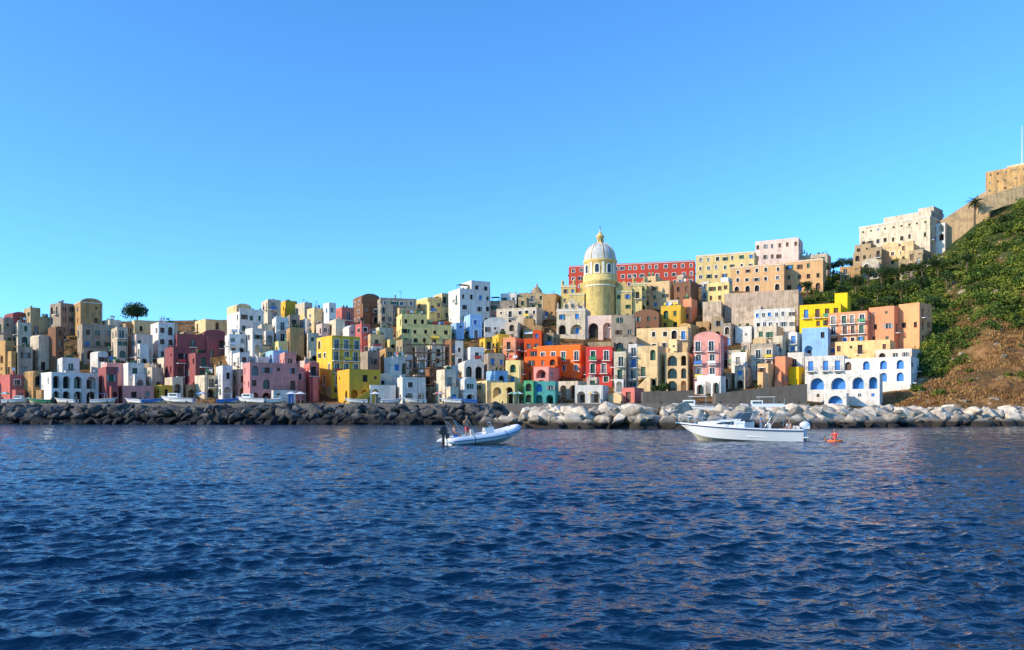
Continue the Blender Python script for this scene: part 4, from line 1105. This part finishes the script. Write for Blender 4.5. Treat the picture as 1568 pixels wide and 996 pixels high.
def small_boat(b, D, z, L_, rz, col, name, cover=None, cabin=False):
    root = bpy.data.objects.new(name, None); scene.collection.objects.link(root); root.location = (wx(b,D), D, z); root.rotation_euler = (0,0,rad(rz))
    m = MB(); hull(m, L_, L_*.36, .6*L_/5, .95*L_/5, .25, .6, .55 if cabin else .8, .2, 14, mh=col); m.obj('hull', parent=root)
    m = MB(); s = L_/5
    for x in (-L_*.3, -.05*L_, L_*.15): m.box(x-.12, x+.12, -L_*.15, L_*.15, .42*s, .47*s, WOOD)
    if cabin:
        m.box(-.2*s,1.2*s,-.55*s,.55*s,.6*s,1.35*s,WH); m.face([(1.22*s,-.5*s,.9*s),(1.22*s,.5*s,.9*s),(1.21*s,.45*s,1.25*s),(1.21*s,-.45*s,1.25*s)], SCR); m.box(-.1*s,1.0*s,-.56*s,-.553*s,.95*s,1.22*s,SCR); m.box(-.1*s,1.0*s,.553*s,.56*s,.95*s,1.22*s,SCR)
    if cover:
        for sx in (-L_*.3, L_*.05):
            for sg in (1,-1): m.tube([(sx,sg*L_*.15,.5*s),(sx,sg*L_*.14,1.75*s)], .02, STEEL, 5)
        m.box(-L_*.33,L_*.1,-L_*.16,L_*.16,1.75*s,1.8*s,cover)
    m.obj('fittings', parent=root)
    m = MB(); outboard(m, -L_/2-.1, 0, .45*s, BLK, .8); m.obj('outboard_engine', parent=root)
for b, L_, rz, col, cov, cab in ((272,7.4,175,WH,None,True),(352,5.4,20,CLOTH[1],CLOTH[0],False),(384,7.0,170,WH,None,True),(205,5.0,160,WH,None,False),(235,5.2,10,CLOTH[1],None,False),
        (600,4.8,10,WH,None,False),(635,5,190,WH,CLOTH[0],False),(712,5.2,185,CLOTH[1],CLOTH[0],False),(60,5,185,CLOTH[3],None,False),(25,5.4,5,WH,None,True),(100,5.2,170,WH,None,False),
        (160,5.4,8,WH,CLOTH[1],False),(420,5.4,15,WH,None,True),(690,4.8,175,WH,None,False),(545,5,185,WH,None,False)):
    small_boat(b, 170.6, 4.35, L_, rz, col, 'moored_boat', cov, cab)
small_boat(1062, 134, 2.4, 7, 160, WH, 'moored_boat', CLOTH[0], True)
small_boat(1165, 138, 2.4, 7, 165, WH, 'moored_boat', CLOTH[0], True)

m = MB(); ORG = plain('orange_float', (.85,.16,.03,1), .5)
m.tube([(math.cos(a)*.5, math.sin(a)*.34, .05) for a in np.linspace(0, 2*math.pi, 21)], .1, ORG, 10, caps=False)
m.box(-.45,.45,-.3,.3,-.02,.03,ORG)
fl = m.obj('inflatable_float', (wx(1279,60), 60, 0), rad(10))
person('person_on_float', 'sit', CLOTH[2], CLOTH[2], (0,.05,.02), rad(-50), fl)
person('swimmer', 'stand', SKIN, CLOTH[1], (wx(1263,60.5), 60.5, -1.42), rad(30))

def lamp(b, D):
    m = MB(); m.tube([(0,0,0),(0,0,3),(0,0,6.6)], [.1,.07,.05], IRON, 8); m.lathe([(.18,0),(.14,.4),(.1,.45)], (0,0,0), IRON, 10)
    m.tube([(0,0,6.4),(.3,0,6.9),(.8,0,6.95)], .035, IRON, 6); m.lathe([(0,.12),(.2,.05),(.24,-.1),(0,-.14)], (.9,0,6.88), TRIM, 12)
    m.obj('street_lamp', (wx(b,D), D, 4.12))
for b in (138, 318, 468, 640, 880): lamp(b, 169.6)
def umbrella(b, D, c):
    m = MB(); m.tube([(0,0,0),(0,0,2.6)], .03, TRIM, 6)
    for k in range(8):
        a, a2 = k*math.pi/4, (k+1)*math.pi/4
        m.face([(0,0,2.65),(1.4*math.cos(a),1.4*math.sin(a),2.1),(1.4*math.cos(a2),1.4*math.sin(a2),2.1)], c if k % 2 else CLOTH[0])
    m.obj('beach_umbrella', (wx(b,D), D, 4.12))
for b,c in ((786,3),(794,3),(446,0),(460,0),(308,1),(672,2),(905,4),(8,3),(575,0)): umbrella(b, 173, CLOTH[c])
m = MB(); m.tube([(0,0,0),(0,0,14)], [.16,.07], TRIM, 8)
for k in range(5): m.box(-.4,.4,-.04,.04,10+k*.8,10.08+k*.8,TRIM)
m.obj('radio_mast', (wx(1565,290), 290, wz(252,290)))

# ------------------------------------------------------------------ sea
def sea():
    ys_f = 5.0*np.exp(np.linspace(0, math.log(175/5.0), 1100))
    ys = np.concatenate([[-4000,-1000,-200,-50,-10,0,3], ys_f, [190,230,320,600,1500,4000,9000]])
    tf = np.linspace(-.78, .78, 950)
    tl = .78*np.exp(np.linspace(0, math.log(60/.78), 40))[1:]
    ts = np.concatenate([-tl[::-1], tf, tl])
    w = np.clip(ys, 5.0, 200.0)
    X = ts[None,:]*w[:,None]; Y = np.repeat(ys[:,None], len(ts), 1); Z = np.zeros_like(X); dX = np.zeros_like(X); dY = np.zeros_like(X)
    dy = np.gradient(ys)[:,None]; dx = np.gradient(ts)[None,:]*w[:,None]; cell = np.maximum(np.abs(dy), np.abs(dx)*1.0)
    rs = np.random.RandomState(11); n = 120
    lam = .11*np.exp(rs.uniform(0, 1, n)*math.log(3.6/.11)); ang = rs.normal(math.radians(-75), math.radians(34), n); ph = rs.uniform(0, 6.28, n)
    for l, a, p in zip(lam, ang, ph):
        k = 2*math.pi/l; amp = l*.0062*(1.0 if l < .6 else (.6/l)**1.0)
        att = np.clip((l/cell - 2.2)/2.0, 0, 1)
        q = k*(math.cos(a)*X + math.sin(a)*Y) + p; s = np.sin(q); c = np.cos(q)
        Z += amp*s*att; dX += math.cos(a)*amp*c*att; dY += math.sin(a)*amp*c*att
    gust = .88 + .3*np.sin(X*.05+Y*.11)*np.sin(X*.021-Y*.035+1.3) + .25*np.sin(X*.31+Y*.5)*np.sin(Y*.23-X*.11)
    Z *= gust; X = X + dX*gust*1.0; Y = Y + dY*gust*1.0
    V = np.stack([X,Y,Z], -1).reshape(-1,3).astype(np.float32); nr, nc = len(ys), len(ts)
    i = np.arange(nr-1)[:,None]*nc + np.arange(nc-1)[None,:]
    Q = np.stack([i, i+1, i+nc+1, i+nc], -1).reshape(-1).astype(np.int32); nf = len(Q)//4
    me = bpy.data.meshes.new('sea_water'); me.vertices.add(len(V)); me.vertices.foreach_set('co', V.ravel())
    me.loops.add(len(Q)); me.loops.foreach_set('vertex_index', Q); me.polygons.add(nf); me.polygons.foreach_set('loop_start', np.arange(0, len(Q), 4, dtype=np.int32))
    me.polygons.foreach_set('use_smooth', np.ones(nf, dtype=bool)); me.update(calc_edges=True)
    o = bpy.data.objects.new('sea_water', me); scene.collection.objects.link(o)
    m, nt, N, L, b = newmat('sea_water')
    b.inputs['Base Color'].default_value = (.0003,.016,.045,1); b.inputs['Roughness'].default_value = .05; b.inputs['IOR'].default_value = 1.333
    b.inputs['Specular IOR Level'].default_value = .42
    geo = N.new('ShaderNodeNewGeometry'); mp = N.new('ShaderNodeMapping'); mp.inputs['Rotation'].default_value = (0,0,rad(20)); mp.inputs['Scale'].default_value = (.8,1.5,1)
    L.new(geo.outputs['Position'], mp.inputs['Vector'])
    prev = None
    for sc, ds, st in ((2.1,.11,.85),(5.0,.045,.75),(14.0,.012,.5)):
        nz = N.new('ShaderNodeTexNoise'); nz.inputs['Scale'].default_value = sc; nz.inputs['Detail'].default_value = 3; L.new(mp.outputs[0], nz.inputs['Vector'])
        bp = N.new('ShaderNodeBump'); bp.inputs['Strength'].default_value = st; bp.inputs['Distance'].default_value = ds; L.new(nz.outputs['Fac'], bp.inputs['Height'])
        if prev: L.new(prev.outputs[0], bp.inputs['Normal'])
        prev = bp
    L.new(prev.outputs[0], b.inputs['Normal'])
    me.materials.append(m)
sea()

# ------------------------------------------------------------------ light, sky, camera
AZ, EL = 247.0, 24.0
ts = Vector((math.sin(rad(AZ))*math.cos(rad(EL)), math.cos(rad(AZ))*math.cos(rad(EL)), math.sin(rad(EL))))
w = bpy.data.worlds.new('World'); scene.world = w; w.use_nodes = True
N = w.node_tree.nodes; L = w.node_tree.links; bg = N['Background']
sk = N.new('ShaderNodeTexSky'); sk.sky_type = 'NISHITA'; sk.sun_disc = False; sk.sun_elevation = rad(EL); sk.sun_rotation = rad(AZ)
sk.air_density = 1.0; sk.dust_density = .3; sk.ozone_density = 2.0
mt = N.new('ShaderNodeMix'); mt.data_type = 'RGBA'; mt.blend_type = 'MULTIPLY'; mt.inputs[0].default_value = 1.0; mt.inputs[7].default_value = (.78, 1.62, 2.45, 1)
L.new(sk.outputs[0], mt.inputs[6]); L.new(mt.outputs[2], bg.inputs['Color']); bg.inputs['Strength'].default_value = .13
sl = bpy.data.lights.new('sun', 'SUN'); sl.energy = 5.0; sl.angle = rad(.5); sl.color = (1, .84, .62)
so = bpy.data.objects.new('sun', sl); scene.collection.objects.link(so); so.rotation_euler = ts.to_track_quat('Z','Y').to_euler(); so.location = (-100,-50,100)
cam = bpy.data.cameras.new('camera'); co = bpy.data.objects.new('camera', cam); scene.collection.objects.link(co); scene.camera = co
cam.sensor_width = 36; cam.lens = F/1568*36; cam.shift_y = (HY-498)/1568; cam.clip_end = 20000; cam.clip_start = .1
co.location = (0,0,CH); co.rotation_euler = (rad(90),0,0)
scene.view_settings.view_transform = 'Standard'; scene.view_settings.look = 'None'; scene.view_settings.exposure = 0
